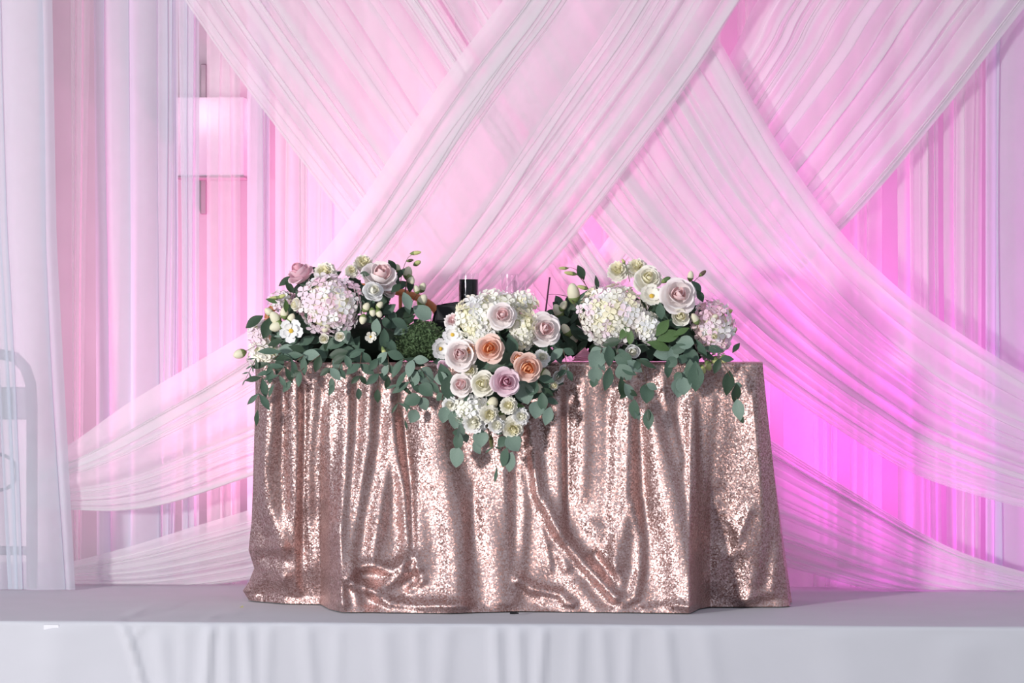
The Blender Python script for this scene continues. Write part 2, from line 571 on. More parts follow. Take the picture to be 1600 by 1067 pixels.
# ------------------------------------------------------------------ wall lamp behind the voile
M_STEEL = mat('brushed_steel', (0.42, 0.33, 0.38), 0.45, metallic=0.3)
M_FROST = mat('frosted_glass', (0.92, 0.92, 0.95), 0.12, spec=0.8, trans=0.35)
M_GLOW = mat('added_glow', (0.95, 0.9, 0.92), 0.15, spec=0.8)  # glow added to brighten the lamp glass, standing in for a flash reflection
M_GLOW.node_tree.nodes['Principled BSDF'].inputs['Emission Color'].default_value = (1, 0.93, 0.92, 1)
M_GLOW.node_tree.nodes['Principled BSDF'].inputs['Emission Strength'].default_value = 15


def wall_lamp():
    Y = WALL_Y - 0.22
    a, b = P(275, 275, Y), P(380, 152, Y)
    cx, w, z0, z1 = (a.x + b.x) / 2, b.x - a.x, a.z, b.z
    root = empty('wall_lamp', (cx, WALL_Y, (z0 + z1) / 2), 'square glass wall lamp with dark bar seen through the left curtains', 'lamp')
    ro = root.location
    q0, q1 = P(318, 335, WALL_Y - 0.02), P(318, 100, WALL_Y - 0.02)
    MB().box((q0.x, WALL_Y - 0.014, (q0.z + q1.z) / 2), (0.022, 0.024, q1.z - q0.z), bev=0.003).build('bar', M_STEEL, root, origin=ro)
    MB().box((cx, WALL_Y - 0.03, (z0 + z1) / 2 + 0.02), (0.10, 0.055, 0.06), bev=0.006).build('mount', M_STEEL, root, origin=ro)
    MB().tube([(cx, WALL_Y - 0.05, (z0 + z1) / 2 + 0.02), (cx, Y + 0.08, (z0 + z1) / 2 + 0.02)], 0.01).build('arm', M_STEEL, root, origin=ro)
    th = 0.004
    d = 0.15
    m = MB()
    for (c, s) in (((cx, Y, (z0+z1)/2), (w, th, z1-z0)), ((cx, Y + d, (z0+z1)/2), (w, th, z1-z0)),
                   ((cx - w/2, Y + d/2, (z0+z1)/2), (th, d - th, z1-z0)), ((cx + w/2, Y + d/2, (z0+z1)/2), (th, d - th, z1-z0))):
        m = MB().box(c, s)
        m.build('glass_panel', M_FROST, root, smooth=False, origin=ro)
    MB().box((cx, Y + d/2, z0 - 0.005), (w + 0.008, d + 0.008, 0.010), bev=0.002).build('bottom_rim', M_STEEL, root, origin=ro)
    MB().lathe([(0.014, 0), (0.016, 0.01), (0.014, 0.05)], 14, (cx, Y + d/2, (z0+z1)/2 - 0.01)).build('socket', M_STEEL, root, origin=ro)
    MB().lathe([(0.012, 0), (0.026, 0.03), (0.03, 0.05), (0.022, 0.072), (0.006, 0.083)], 14, (cx, Y + d/2, (z0+z1)/2 + 0.04)).build('added_bulb', M_GLOW, root, origin=ro)


wall_lamp()

# ------------------------------------------------------------------ grey trolley behind the leftmost curtain
M_TROLLEY = mat('grey_metal', (0.2, 0.185, 0.21), 0.5, metallic=0.2)


def trolley():
    Y = 0.86
    s = 10.9 / F
    c = P(-6, 922, Y)
    root = empty('hand_trolley', (c.x, Y, 0.006), 'grey arch-framed hand trolley standing behind the leftmost curtain', 'trolley')
    ro = root.location
    arch = [(50, 918), (50, 800), (50, 640), (48, 600), (40, 575), (24, 558), (-6, 552), (-36, 558), (-52, 575), (-60, 600), (-62, 640), (-62, 800), (-62, 918)]
    pts = [P(x, y, Y) for x, y in arch]
    MB().tube(pts, 0.019, 10).build('arch_frame', M_TROLLEY, root, origin=ro)
    p = P(-6, 630, Y)
    MB().box((p.x, Y, p.z), (0.24, 0.02, 0.11), bev=0.004).build('cross_plate', M_TROLLEY, root, origin=ro)
    p = P(-6, 860, Y)
    MB().box((p.x, Y, p.z), (0.24, 0.02, 0.03), bev=0.004).build('cross_bar', M_TROLLEY, root, origin=ro)
    p = P(-2, 738, Y - 0.04)
    ring = [(p.x + 0.06 * math.cos(a), Y - 0.035, p.z + 0.06 * math.sin(a)) for a in np.linspace(0, 2 * PI, 25)]
    MB().tube(ring, 0.006, 8, False).build('hose_ring', M_TROLLEY, root, origin=ro)


trolley()

# ------------------------------------------------------------------ table and sequin cloth
TZ = 0.762
M_WOODTOP = mat('table_laminate', (0.5, 0.42, 0.34), 0.5)
M_LEG = mat('table_leg_steel', (0.3, 0.3, 0.32), 0.4, metallic=0.8)
XL, XR = P(397, 567, 0.05).x, P(1192, 567, 0.05).x
YB = 0.56


def build_table():
    root = empty('folding_table', ((XL + XR) / 2, 0.3, 0.004), 'rectangular folding table hidden under the rose gold sequin cloth', 'table')
    ro = root.location
    MB().box(((XL + XR) / 2, 0.305, TZ - 0.022), (XR - XL - 0.02, 0.47, 0.036), bev=0.006).build('table_top', M_WOODTOP, root, origin=ro)
    for sx in (XL + 0.16, XR - 0.22):
        for sy in (0.28, 0.47):
            MB().tube([(sx, sy, 0.004), (sx, sy, TZ - 0.04)], 0.014).build('leg', M_LEG, root, origin=ro)


build_table()


def sequin_material():
    m = bpy.data.materials.new('rose_gold_sequins')
    m.use_nodes = True
    nt = m.node_tree
    b = nt.nodes['Principled BSDF']
    tc = nt.nodes.new('ShaderNodeTexCoord')
    vo = nt.nodes.new('ShaderNodeTexVoronoi')
    vo.inputs['Scale'].default_value = 260
    nt.links.new(tc.outputs['Object'], vo.inputs['Vector'])
    # every sequin lies at its own slight tilt
    sub = nt.nodes.new('ShaderNodeVectorMath'); sub.operation = 'SUBTRACT'
    nt.links.new(vo.outputs['Color'], sub.inputs[0]); sub.inputs[1].default_value = (0.5, 0.5, 0.5)
    sc = nt.nodes.new('ShaderNodeVectorMath'); sc.operation = 'SCALE'
    nt.links.new(sub.outputs[0], sc.inputs[0]); sc.inputs['Scale'].default_value = 0.46
    ge = nt.nodes.new('ShaderNodeNewGeometry')
    ad = nt.nodes.new('ShaderNodeVectorMath'); ad.operation = 'ADD'
    nt.links.new(ge.outputs['Normal'], ad.inputs[0]); nt.links.new(sc.outputs[0], ad.inputs[1])
    no = nt.nodes.new('ShaderNodeVectorMath'); no.operation = 'NORMALIZE'
    nt.links.new(ad.outputs[0], no.inputs[0])
    nt.links.new(no.outputs[0], b.inputs['Normal'])
    # colour differs a little from sequin to sequin
    sp = nt.nodes.new('ShaderNodeSeparateColor')
    nt.links.new(vo.outputs['Color'], sp.inputs[0])
    r = nt.nodes.new('ShaderNodeValToRGB')
    r.color_ramp.elements[0].color = (0.33, 0.185, 0.16, 1)
    r.color_ramp.elements[1].color = (0.66, 0.505, 0.49, 1)
    nt.links.new(sp.outputs[0], r.inputs['Fac'])
    nt.links.new(r.outputs['Color'], b.inputs['Base Color'])
    b.inputs['Metallic'].default_value = 0.85
    b.inputs['Roughness'].default_value = 0.43
    return m


M_SEQ = sequin_material()
RIDGES = [
    ([(428, 560), (424, 660), (415, 740), (422, 800), (442, 862)], 13, 11, 0.026),
    ([(462, 575), (466, 680), (463, 760), (458, 830), (462, 930)], 17, 7, 0.024),
    ([(492, 590), (486, 660), (480, 720), (480, 790)], 8, 9, 0.014),
    ([(518, 640), (508, 700), (507, 780), (522, 850)], 10, 12, 0.012),
    ([(518, 820), (500, 860), (488, 900)], 12, 16, 0.016),
    ([(545, 575), (543, 680), (538, 760), (532, 830), (530, 900), (536, 955)], 13, 8, 0.030),
    ([(580, 590), (576, 690), (563, 760), (553, 830), (546, 880), (552, 950)], 13, 10, 0.030),
    ([(612, 560), (608, 650), (604, 720), (594, 800), (580, 870)], 13, 10, 0.024),
    ([(618, 660), (622, 720), (632, 770), (637, 850), (628, 890)], 9, 6, 0.020),
    ([(655, 570), (657, 690), (655, 780), (652, 890)], 10, 22, 0.016),
    ([(692, 600), (696, 700), (708, 760), (720, 820), (727, 890), (722, 950)], 34, 12, 0.034),
    ([(792, 660), (786, 740), (790, 850), (800, 948)], 28, 12, 0.032),
    ([(815, 700), (818, 800), (812, 900)], 8, 8, 0.012),
    ([(826, 660), (843, 770), (862, 812), (886, 848), (915, 883), (962, 930)], 9, 8, 0.030, 'd'),
    ([(833, 720), (840, 800), (858, 880)], 16, 6, 0.014),
    ([(874, 600), (876, 700), (877, 760), (880, 830)], 20, 6, 0.024),
    ([(908, 600), (912, 700), (906, 780)], 12, 10, 0.010),
    ([(938, 600), (938, 720), (944, 800)], 14, 12, 0.011),
    ([(964, 620), (962, 720), (957, 800), (960, 880)], 8, 7, 0.014),
    ([(984, 600), (981, 720), (978, 780), (971, 840), (966, 920)], 11, 12, 0.026),
    ([(992, 790), (1002, 840), (1001, 890), (990, 930), (962, 955)], 8, 8, 0.020, 'd'),
    ([(1016, 640), (1040, 720), (1054, 780), (1066, 850), (1078, 950)], 28, 12, 0.032),
    ([(1036, 590), (1048, 660), (1062, 720)], 8, 6, 0.012),
    ([(1083, 640), (1088, 740), (1090, 830), (1088, 960)], 10, 5, 0.018),
    ([(1112, 620), (1107, 700), (1100, 760), (1094, 820)], 13, 8, 0.014),
    ([(1130, 580), (1125, 680), (1118, 760)], 9, 10, 0.008),
    ([(1190, 590), (1184, 690), (1186, 760), (1188, 830), (1180, 900), (1165, 945)], 28, 12, 0.030),
    ([(1120, 790), (1150, 830), (1160, 860)], 9, 9, 0.008, 'd'),
    ([(1170, 800), (1150, 850), (1148, 870)], 6, 6, 0.008, 'd'),
    ([(1130, 870), (1110, 910)], 12, 12, 0.012, 'd'),
    ([(1222, 860), (1205, 930), (1165, 945)], 9, 9, 0.016, 'd'),
    # bunched hem
    ([(392, 872), (405, 864), (440, 862)], 8, 8, 0.022, 'd'),
    ([(395, 900), (430, 898), (446, 906)], 10, 10, 0.022, 'd'),
    ([(380, 930), (405, 918), (440, 916)], 8, 8, 0.018, 'd'),
    ([(545, 900), (556, 884), (585, 882), (612, 890), (645, 870)], 8, 7, 0.024, 'd'),
    ([(556, 912), (590, 920), (632, 893), (650, 885)], 6, 8, 0.018, 'd'),
    ([(580, 920), (610, 940), (650, 945), (725, 944)], 8, 8, 0.022, 'd'),
    ([(640, 920), (660, 905)], 5, 5, 0.010, 'd'),
    ([(812, 905), (830, 918), (875, 928), (893, 942)], 7, 7, 0.022, 'd'),
    ([(850, 940), (880, 946)], 6, 6, 0.012, 'd'),
    ([(905, 915), (928, 952)], 12, 12, 0.018, 'd'),
    ([(858, 850), (880, 875), (884, 885)], 8, 8, 0.012, 'd'),
    ([(922, 820), (940, 830)], 10, 10, 0.010, 'd'),
    ([(945, 870), (958, 885)], 9, 9, 0.010, 'd'),
    ([(1005, 950), (1060, 942), (1085, 948)], 6, 6, 0.010, 'd'),
    # hollows
    ([(440, 580), (441, 700), (446, 800)], 7, 7, -0.012),
    ([(472, 600), (473, 700), (471, 860)], 4, 5, -0.012),
    ([(628, 650), (640, 760), (646, 900)], 6, 6, -0.012),
    ([(740, 760), (735, 860), (732, 930)], 8, 9, -0.012),
    ([(883, 650), (884, 740), (884, 820)], 5, 5, -0.010),
    ([(998, 640), (1004, 760), (1008, 900)], 9, 9, -0.014),
    ([(930, 870), (955, 900), (962, 918)], 8, 8, -0.016, 'd'),
    ([(546, 920), (550, 945)], 7, 7, -0.018, 'd'),
]

RIDGES_W = [(r[0], r[1] * 1.28, r[2] * 1.28, r[3] * 0.95, *r[4:]) for r in RIDGES]


def build_cloth():
    nx, nz = 560, 250
    s = np.linspace(0, 1, nx)
    r = 0.012
    V = np.zeros((nz, nx, 3))
    # hem line in photo pixels -> position on the stage
    hx = [390, 410, 445, 500, 515, 535, 700, 800, 812, 1000, 1078, 1092, 1110, 1236]
    hy = [941, 942, 945, 946, 954, 958, 960, 957, 957, 959, 960, 953, 950, 950]
    sx = np.linspace(390, 1236, 400)
    hem = np.array([G(x, y) for x, y in zip(sx, np.interp(sx, hx, hy))])
    nround = 8
    for j in range(nz):
        if j < nround:
            a = j / (nround - 1) * PI / 2
            z = TZ + 0.006 - r + r * math.cos(a)
            yo = 0.05 + r - r * math.sin(a)
            v = 0.0
        else:
            v = (j - nround + 1) / (nz - nround)
            z = (TZ + 0.006 - r) * (1 - v) + 0.004 * v
            yo = 0.05
        # plan position: straight front edge at the top, the hem line at the floor
        ve = v ** 1.5
        le = np.interp(v, [0, .65, .78, .86, .92, .96, 1], [397, 390, 385, 394, 386, 376, 387]); re = np.interp(v, [0, .5, 1], [1192, 1212, 1234])
        pxs = le + (re - le) * s
        hxx = np.interp(pxs, sx, hem[:, 0]); hyy = np.interp(pxs, sx, hem[:, 1])
        y = yo * (1 - ve) + hyy * ve
        py = 533.5 - F * (z - CAMZ) / 10.0
        # x from the photo column at that depth
        d = FW.y + RT.y * (pxs - 800) / F
        t = (y - CAM.y) / d
        x = CAM.x + (FW.x + RT.x * (pxs - 800) / F) * t
        amp = np.clip(v * 9, 0, 1) * (1 if v < 0.97 else max(0.25, 1 - (v - 0.97) * 25))
        pyy = np.full(nx, py) + 0 * pxs
        h = ridge_field(pxs, pyy, RIDGES_W) * amp
        edge = np.clip(np.minimum(pxs - le, re - pxs) / 22, 0, 1)
        h = h * edge
        h = h + 0.003 * np.sin(pxs * 0.11 + 2.0 * np.sin(v * 5)) * amp * edge
        rear = 0.025 * np.clip(1 - np.minimum(pxs - le, re - pxs) / 20, 0, 1) ** 2
        y2 = y - h * 1.15 + rear + 0.02 * amp
        V[j, :, 0] = x; V[j, :, 1] = y2; V[j, :, 2] = z
    verts = V.reshape(-1, 3).tolist()
    faces = grid_faces(nx, nz)
    # table-top sheet
    nb = 6
    o = len(verts)
    for k in range(nb):
        t = (k + 1) / nb
        row = V[0].copy()
        row[:, 1] = row[:, 1] * (1 - t) + YB * t
        verts += row.tolist()
    top = [list(range(nx))] + [list(range(o + k * nx, o + (k + 1) * nx)) for k in range(nb)]
    for k in range(nb):
        for i in range(nx - 1):
            faces.append((top[k][i], top[k + 1][i], top[k + 1][i + 1], top[k][i + 1]))
    # side falls and back fall
    for side, col in ((-1, 0), (1, nx - 1)):
        n = 40
        o = len(verts)
        e = V[:, col]
        for i in range(1, n + 1):
            t = i / n
            vv = np.linspace(0, 1, nz) ** 1.4
            x = e[:, 0] * (1 - 0.4 * t) + (e[0, 0] + (e[-1, 0] - e[0, 0]) * vv * 0.75) * 0.4 * t + side * 0.014 * vv * np.sin(t * 17 + 0.5) * min(1, t * 4)
            y = e[:, 1] * (1 - t) + (YB + 0.02 * vv) * t
            verts += np.stack([x, y, e[:, 2]], 1).tolist()
        idx = lambda i, j: (j * nx + col) if i == 0 else o + (i - 1) * nz + j
        for i in range(n):
            for j in range(nz - 1):
                q = (idx(i, j), idx(i + 1, j), idx(i + 1, j + 1), idx(i, j + 1))
                faces.append(q if side > 0 else q[::-1])
        if side < 0:
            lback = [idx(n, j) for j in range(nz)]
        else:
            rback = [idx(n, j) for j in range(nz)]
    for j in range(nz - 1):
        faces.append((rback[j], lback[j], lback[j + 1], rback[j + 1]))
    base = Vector(((XL + XR) / 2, 0.28, 0.004))
    verts = [(a - base.x, b - base.y, c - base.z) for a, b, c in verts]
    me = mesh('tablecloth', verts, faces, M_SEQ)
    me.flip_normals()
    oo = obj('tablecloth', me, loc=base)
    tag(oo, 'rose gold sequin tablecloth draped to the floor over the table, hem pooled', 'tablecloth')
    return V


CLOTH = build_cloth()

# ------------------------------------------------------------------ flowers: meshes shared by all arrangements
def srgb(r, g, b):
    return tuple(((c / 255) / 12.92 if c <= 10 else (((c / 255) + 0.055) / 1.055) ** 2.4) for c in (r, g, b))


def petal_mat(name, c, trans=0.2):
    return mat(name, srgb(*c), 0.65, spec=0.15, trans=trans, var=0.05, vscale=60)


PM = {
    'cream': (petal_mat('petal_cream', (252, 249, 238)), petal_mat('petal_cream_heart', (249, 244, 214))),
    'white': (petal_mat('petal_white', (253, 253, 251)), petal_mat('petal_white_heart', (250, 248, 234))),
    'blush': (petal_mat('petal_blush', (255, 246, 244)), petal_mat('petal_blush_heart', (252, 222, 222))),
    'peach': (petal_mat('petal_peach', (254, 224, 212)), petal_mat('petal_peach_heart', (252, 186, 140))),
    'mauve': (petal_mat('petal_mauve', (249, 228, 236)), petal_mat('petal_mauve_heart', (230, 180, 196))),
    'pink': (petal_mat('petal_pink', (248, 214, 224)), petal_mat('petal_pink_heart', (238, 184, 200))),
    'lilac': (petal_mat('petal_lilac', (251, 232, 242)), petal_mat('petal_lilac_heart', (250, 218, 232))),
}
M_YEL = mat('stamen_yellow', srgb(214, 178, 70), 0.7)
M_GREENC = mat('floret_eye', srgb(222, 224, 190), 0.7)
M_EUC = mat('eucalyptus_leaf', srgb(124, 146, 132), 0.55, spec=0.3, trans=0.12, var=0.16, vscale=40)
M_EUC2 = mat('eucalyptus_leaf_dark', srgb(82, 106, 90), 0.55, spec=0.3, trans=0.12, var=0.16, vscale=40)
M_DARK = mat('dark_leaf', srgb(56, 76, 58), 0.5, spec=0.35, trans=0.1, var=0.2, vscale=40)
M_GREEN = mat('green_leaf', srgb(88, 116, 70), 0.5, spec=0.3, trans=0.15, var=0.2, vscale=40)
M_MOSS = mat('moss', srgb(82, 104, 70), 0.8, var=0.3, vscale=60)
M_CORE = mat('backlight_block_core', srgb(40, 52, 42), 0.8, var=0.3, vscale=60)
M_STEM = mat('green_stem', srgb(98, 112, 70), 0.6)
M_STEMB = mat('brown_stem', srgb(96, 78, 66), 0.6)
M_BUD = mat('bud_cream', srgb(240, 236, 208), 0.6, trans=0.15)
M_BUDG = mat('bud_green', srgb(206, 208, 140), 0.6, trans=0.15)
M_SEPAL = mat('sepal_green', srgb(120, 138, 84), 0.6)


def petal_mesh(name, rho, zeta, alpha, m, ruffle=0.0, nu=7, nv=6, seed=0):
    """petal as a curved patch around the flower axis Z; rho/zeta = radius and height profile, alpha = half span"""
    V = []
    k = np.linspace(0, 1, len(rho))
    span = [0.35, 0.8, 1.0, 1.0, 0.92]
    for j in range(nv):
        v = j / (nv - 1)
        for i in range(nu):
            u = -1 + 2 * i / (nu - 1)
            ve = v * (1 - 0.40 * u * u)
            r = np.interp(ve, k, rho) + 0.03 * u * u * v
            z = np.interp(ve, k, zeta)
            if ruffle:
                z += ruffle * math.sin(u * 7 + seed) * v * v
                r += ruffle * math.cos(u * 9 + seed * 2) * v * v
            a = alpha * np.interp(v, np.linspace(0, 1, 5), span) * u
            V.append((r * math.sin(a), -r * math.cos(a), z))
    return mesh(name, V, grid_faces(nu, nv), m)


_cache = {}


def cached(key, fn):
    if key not in _cache:
        _cache[key] = fn()
    return _cache[key]


# radius and height profile, half span, petals per ring
RINGS = [
    ([.04, .18, .25, .23, .15], [-.1, .25, .6, .82, .90], 1.5, 3),
    ([.08, .30, .39, .40, .33], [-.15, .15, .5, .75, .83], 1.15, 3),
    ([.10, .42, .55, .60, .58], [-.2, .05, .38, .62, .70], 0.98, 4),
    ([.12, .52, .71, .80, .89], [-.25, -.05, .22, .44, .46], 0.82, 5),
    ([.12, .58, .83, .97, 1.08], [-.3, -.15, .05, .19, .12], 0.74, 5),
]
FRILL = [
    ([.03, .14, .22, .26, .30], [-.1, .3, .62, .84, .92], 1.2, 4),
    ([.06, .26, .38, .46, .52], [-.15, .2, .5, .72, .80], 0.95, 5),
    ([.08, .38, .54, .66, .76], [-.2, .08, .32, .52, .58], 0.8, 6),
    ([.10, .48, .70, .84, .95], [-.25, -.05, .12, .28, .30], 0.7, 6),
    ([.10, .52, .78, .94, 1.04], [-.3, -.2, -.1, .0, -.04], 0.66, 6),
]


def lathe_mesh(name, prof, m, n=10):
    b = MB().lathe(prof, n)
    return mesh(name, b.v, b.f, m)


def leaf_mesh(name, m, aspect, fold=0.10, curl=0.12, tip=0.0):
    """leaf of length 1 along +Y, face +Z"""
    nu, nv = 5, 8
    V = []
    for j in range(nv):
        v = j / (nv - 1)
        w = (math.sin(PI * (v ** (0.85 + tip)) ) ** (0.75 + tip)) * 0.5 / aspect if 0 < v < 1 else 0.012
        for i in range(nu):
            u = -1 + 2 * i / (nu - 1)
            V.append((w * u, v, abs(u) * fold * w * 2 - curl * v * v + 0.01 * math.sin(9 * v) * u))
    return mesh(name, V, grid_faces(nu, nv), m)


LEAF = {
    'round': [leaf_mesh('leaf', m, a) for m, a in ((M_EUC, 1.1), (M_EUC2, 1.2), (M_EUC, 1.3))],
    'oval': [leaf_mesh('leaf', m, a, tip=0.1) for m, a in ((M_EUC2, 1.8), (M_EUC2, 2.1), (M_EUC, 1.7), (M_DARK, 2.0))],
    'long': [leaf_mesh('leaf', m, a, tip=0.25) for m, a in ((M_EUC2, 2.6), (M_EUC2, 3.0), (M_DARK, 2.8))],
    'dark': [leaf_mesh('leaf', m, a, tip=0.2) for m, a in ((M_DARK, 1.8), (M_DARK, 2.3), (M_EUC2, 1.8))],
    'green': [leaf_mesh('leaf', m, a, tip=0.2) for m, a in ((M_GREEN, 2.0), (M_GREEN, 2.5))],
    'slim': [leaf_mesh('leaf', M_DARK, 4.0, tip=0.3), leaf_mesh('leaf', M_EUC2, 4.4, tip=0.3)],
}
FLORET = {}


def floret_mesh(m):
    V = [(0, 0, 0)]
    Fc = []
    for k in range(4):
        a = k * PI / 2
        c, s = math.cos(a), math.sin(a)
        o = len(V)
        for x, y, z in ((.18, -.10, .03), (.52, -.40, .12), (.88, -.30, .14), (1.0, 0, .08), (.88, .30, .14), (.52, .40, .12), (.18, .10, .03), (.55, 0, .0)):
            V.append((x * c - y * s, x * s + y * c, z))
        ring = [0] + list(range(o, o + 7))
        for i in range(8):
            Fc.append((ring[i], ring[(i + 1) % 8], o + 7))
    o = len(V)
    for k in range(5):
        V.append((.1 * math.cos(k * 1.257), .1 * math.sin(k * 1.257), .05))
    V.append((0, 0, .14))
    for k in range(5):
        Fc.append((o + k, o + (k + 1) % 5, o + 5))
    return mesh('floret', V, Fc, m)


class Arr:
    """one flower arrangement: an Empty with its flowers, sprigs and leaves as parts"""
    def __init__(self, label, base, cx, cy, rx, ry, y0, dep, seed):
        self.root = empty('flower_arrangement', base, label, 'flowers', 'floral arrangements on the sequin table')
        self.o = Vector(base)
        self.c = (cx, cy, rx, ry, y0, dep)
        self.r = random.Random(seed)

    def Y(self, px, py):
        cx, cy, rx, ry, y0, dep = self.c
        q = 1 - ((px - cx) / rx) ** 2 - ((py - cy) / ry) ** 2
        return y0 - dep * math.sqrt(max(0.0, q))

    def normal(self, px, py, k=0.55, jit=0.18):
        cx, cy, rx, ry, y0, dep = self.c
        r = self.r
        n = RT * ((px - cx) / rx * k + r.uniform(-jit, jit)) - FW + Vector((0, 0, 1)) * ((cy - py) / ry * k + 0.12 + r.uniform(-jit, jit))
        return n.normalized()

    def at(self, px, py, dy=0.0, Y=None):
        return P(px, py, (self.Y(px, py) if Y is None else Y) + dy) - self.o

    def frame(self, n):
        q = Vector((0, 0, 1)).rotation_difference(n)
        return q @ Quaternion((0, 0, 1), self.r.uniform(0, 2 * PI))

    # ---- blooms
    def rose(self, px, py, rad, col, rings=5, dy=0.0, n=None, name='rose', ruffle=0.0, flat=1.0):
        mo, mi = PM[col]
        R = rad * MPP
        n = n or self.normal(px, py)
        core = cached(('core', col), lambda: lathe_mesh('rose_heart', [(.03, -.35), (.16, -.2), (.2, .1), (.19, .4), (.13, .62), (.06, .70), (.015, .66)], mi))
        ob = obj(name, core, self.root, self.at(px, py, dy), self.frame(n), (R, R, R * flat))
        for k in range(rings):
            rho, ze, al, cnt = (FRILL if ruffle else RINGS)[k]
            m = mi if k < 2 else mo
            variants = [cached(('petal', col, k, ruffle, q), lambda q=q: petal_mesh('petal', rho, ze, al, m, ruffle or 0.012, seed=q * 2.1 + k)) for q in range(2)]
            off = self.r.uniform(0, 2 * PI)
            for i in range(cnt):
                a = off + 2 * PI * i / cnt + self.r.uniform(-.15, .15)
                obj('petal', variants[i % 2], ob, (0, 0, self.r.uniform(-.03, .03)), (self.r.uniform(-.13, .13), self.r.uniform(-.13, .13), a), self.r.uniform(.94, 1.06))
        return ob

    def ruffled(self, px, py, rad, col, dy=0.0, n=None):
        return self.rose(px, py, rad, col, 5, dy, n, 'carnation', ruffle=0.085)

    def open_flower(self, px, py, rad, col, cnt=6, dy=0.0, n=None):
        mo, mi = PM[col]
        R = rad * MPP
        n = n or self.normal(px, py)
        eye = cached('eye', lambda: lathe_mesh('flower_eye', [(.02, -.1), (.16, .0), (.2, .1), (.15, .2), (.04, .25)], M_YEL))
        ob = obj('open_blossom', eye, self.root, self.at(px, py, dy), self.frame(n), R)
        pm = cached(('open', col), lambda: petal_mesh('petal', [.05, .45, .75, .95, 1.05], [-.05, .0, .12, .25, .30], 0.6, mo, 0.03))
        pm2 = cached(('open2', col), lambda: petal_mesh('petal', [.05, .3, .5, .62, .66], [-.02, .06, .2, .36, .46], 0.7, mo, 0.03))
        for i in range(cnt):
            obj('petal', pm, ob, (0, 0, 0), (0, 0, 2 * PI * i / cnt + self.r.uniform(-.1, .1)), self.r.uniform(.92, 1.05))
        for i in range(cnt - 1):
            obj('petal', pm2, ob, (0, 0, 0.02), (0, 0, 2 * PI * (i + .5) / (cnt - 1)), self.r.uniform(.92, 1.05))
        return ob

    def hydrangea(self, px, py, rx, ry, cols, count, fl=8.0, dy=0.0, n=None):
        """globe of four-petalled florets"""
        n = n or self.normal(px, py, 0.35, 0.05)
        dep = (rx + ry) / 2 * 0.75
        S = Vector((rx * MPP, dep * MPP, ry * MPP))
        core = ico('hydrangea', M_GREENC)
        core.transform(Matrix.Diagonal((S.x * .8, S.y * .8, S.z * .8, 1)))
        head = obj('hydrangea', core, self.root, self.at(px, py, dy + 0.35 * dep * MPP))
        k = 0
        i = 0
        total = int(count * 1.45)
        ga = PI * (3 - 5 ** .5)
        while i < total:
            yv = 1 - 2 * (i + .5) / total        # along the facing axis
            i += 1
            if yv < -0.25:
                continue
            rr = math.sqrt(1 - yv * yv)
            a = ga * i
            d = Vector((rr * math.cos(a), -yv, rr * math.sin(a)))
            j = self.r.uniform(.86, 1.06) * (1 + .05 * math.sin(3 * a + 2 * yv))
            p = Vector((d.x * S.x * j, d.y * S.y * j, d.z * S.z * j))
            nn = Vector((d.x / S.x, d.y / S.y, d.z / S.z)).normalized()
            nn = (nn + Vector([self.r.uniform(-.5, .5) for _ in range(3)])).normalized()
            col = self.r.choice(cols)
            me = cached(('floret', col), lambda: floret_mesh(PM[col[:-1]][1] if col.endswith('+') else PM[col][0]))
            obj('floret', me, head, p, self.frame(nn), fl * 1.22 * MPP * self.r.uniform(.75, 1.2))
        return head

    def bud(self, px, py, rad, ang, m=None, long=1.5, dy=0.0, tilt=0.3):
        """closed bud; ang = image direction of its tip"""
        m = m or M_BUD
        a = math.radians(ang)
        d = (RT * math.cos(a) + Vector((0, 0, 1)) * math.sin(a) - FW * tilt).normalized()
        me = cached(('bud', m.name), lambda: lathe_mesh('bud', [(.15, -1.0), (.62, -.78), (.95, -.3), (1.0, .05), (.84, .5), (.5, .86), (.12, 1.02)], m, 12))
        R = rad * MPP * 0.85
        ob = obj('bud', me, self.root, self.at(px, py, dy), self.frame(d), (R, R, R * long))
        cx = cached('calyx', lambda: lathe_mesh('calyx', [(.2, -1.2), (.5, -1.0), (.8, -.74), (1.02, -.38), (1.0, -.33)], M_SEPAL, 10))
        obj('calyx', cx, ob)
        return ob

    # ---- green
    def leaf(self, px, py, L, ang, kind='oval', Y=None, dy=0.0, parent=None, tilt=None, centre=True):
        r = self.r
        a = math.radians(ang + r.uniform(-8, 8))
        t = r.uniform(-.35, .35) if tilt is None else tilt
        d = (RT * math.cos(a) + Vector((0, 0, 1)) * math.sin(a) - FW * t).normalized()
        n = (-FW + RT * r.uniform(-.5, .5) + Vector((0, 0, 1)) * r.uniform(0.0, .7)).normalized()
        n = (n - d * n.dot(d)).normalized()
        x = d.cross(n)
        q = Matrix((x, d, n)).transposed().to_quaternion()
        Lm = L * MPP
        p = self.at(px, py, dy, Y)
        if centre:
            p = p - d * Lm * 0.5
        par = parent or self.root
        if parent:
            p = p - parent.location
        return obj('leaf', r.choice(LEAF[kind]), par, p, q, Lm)

    def stem(self, pts, rad=0.0013, Y=None, m=None, name='stem', dy=0.0):
        w = [self.at(x, y, dy + (k[0] if k else 0), Y) for x, y, *k in pts]
        c = w[0]
        t = MB().tube([p - c for p in catmull(w, 9)] if False else [Vector(p) - c for p in catmull([tuple(p) for p in w], 9)], [rad * (1 - .5 * k / 8) for k in range(9)], 6)
        return obj(name, mesh(name, t.v, t.f, m or M_STEMB), self.root, c)

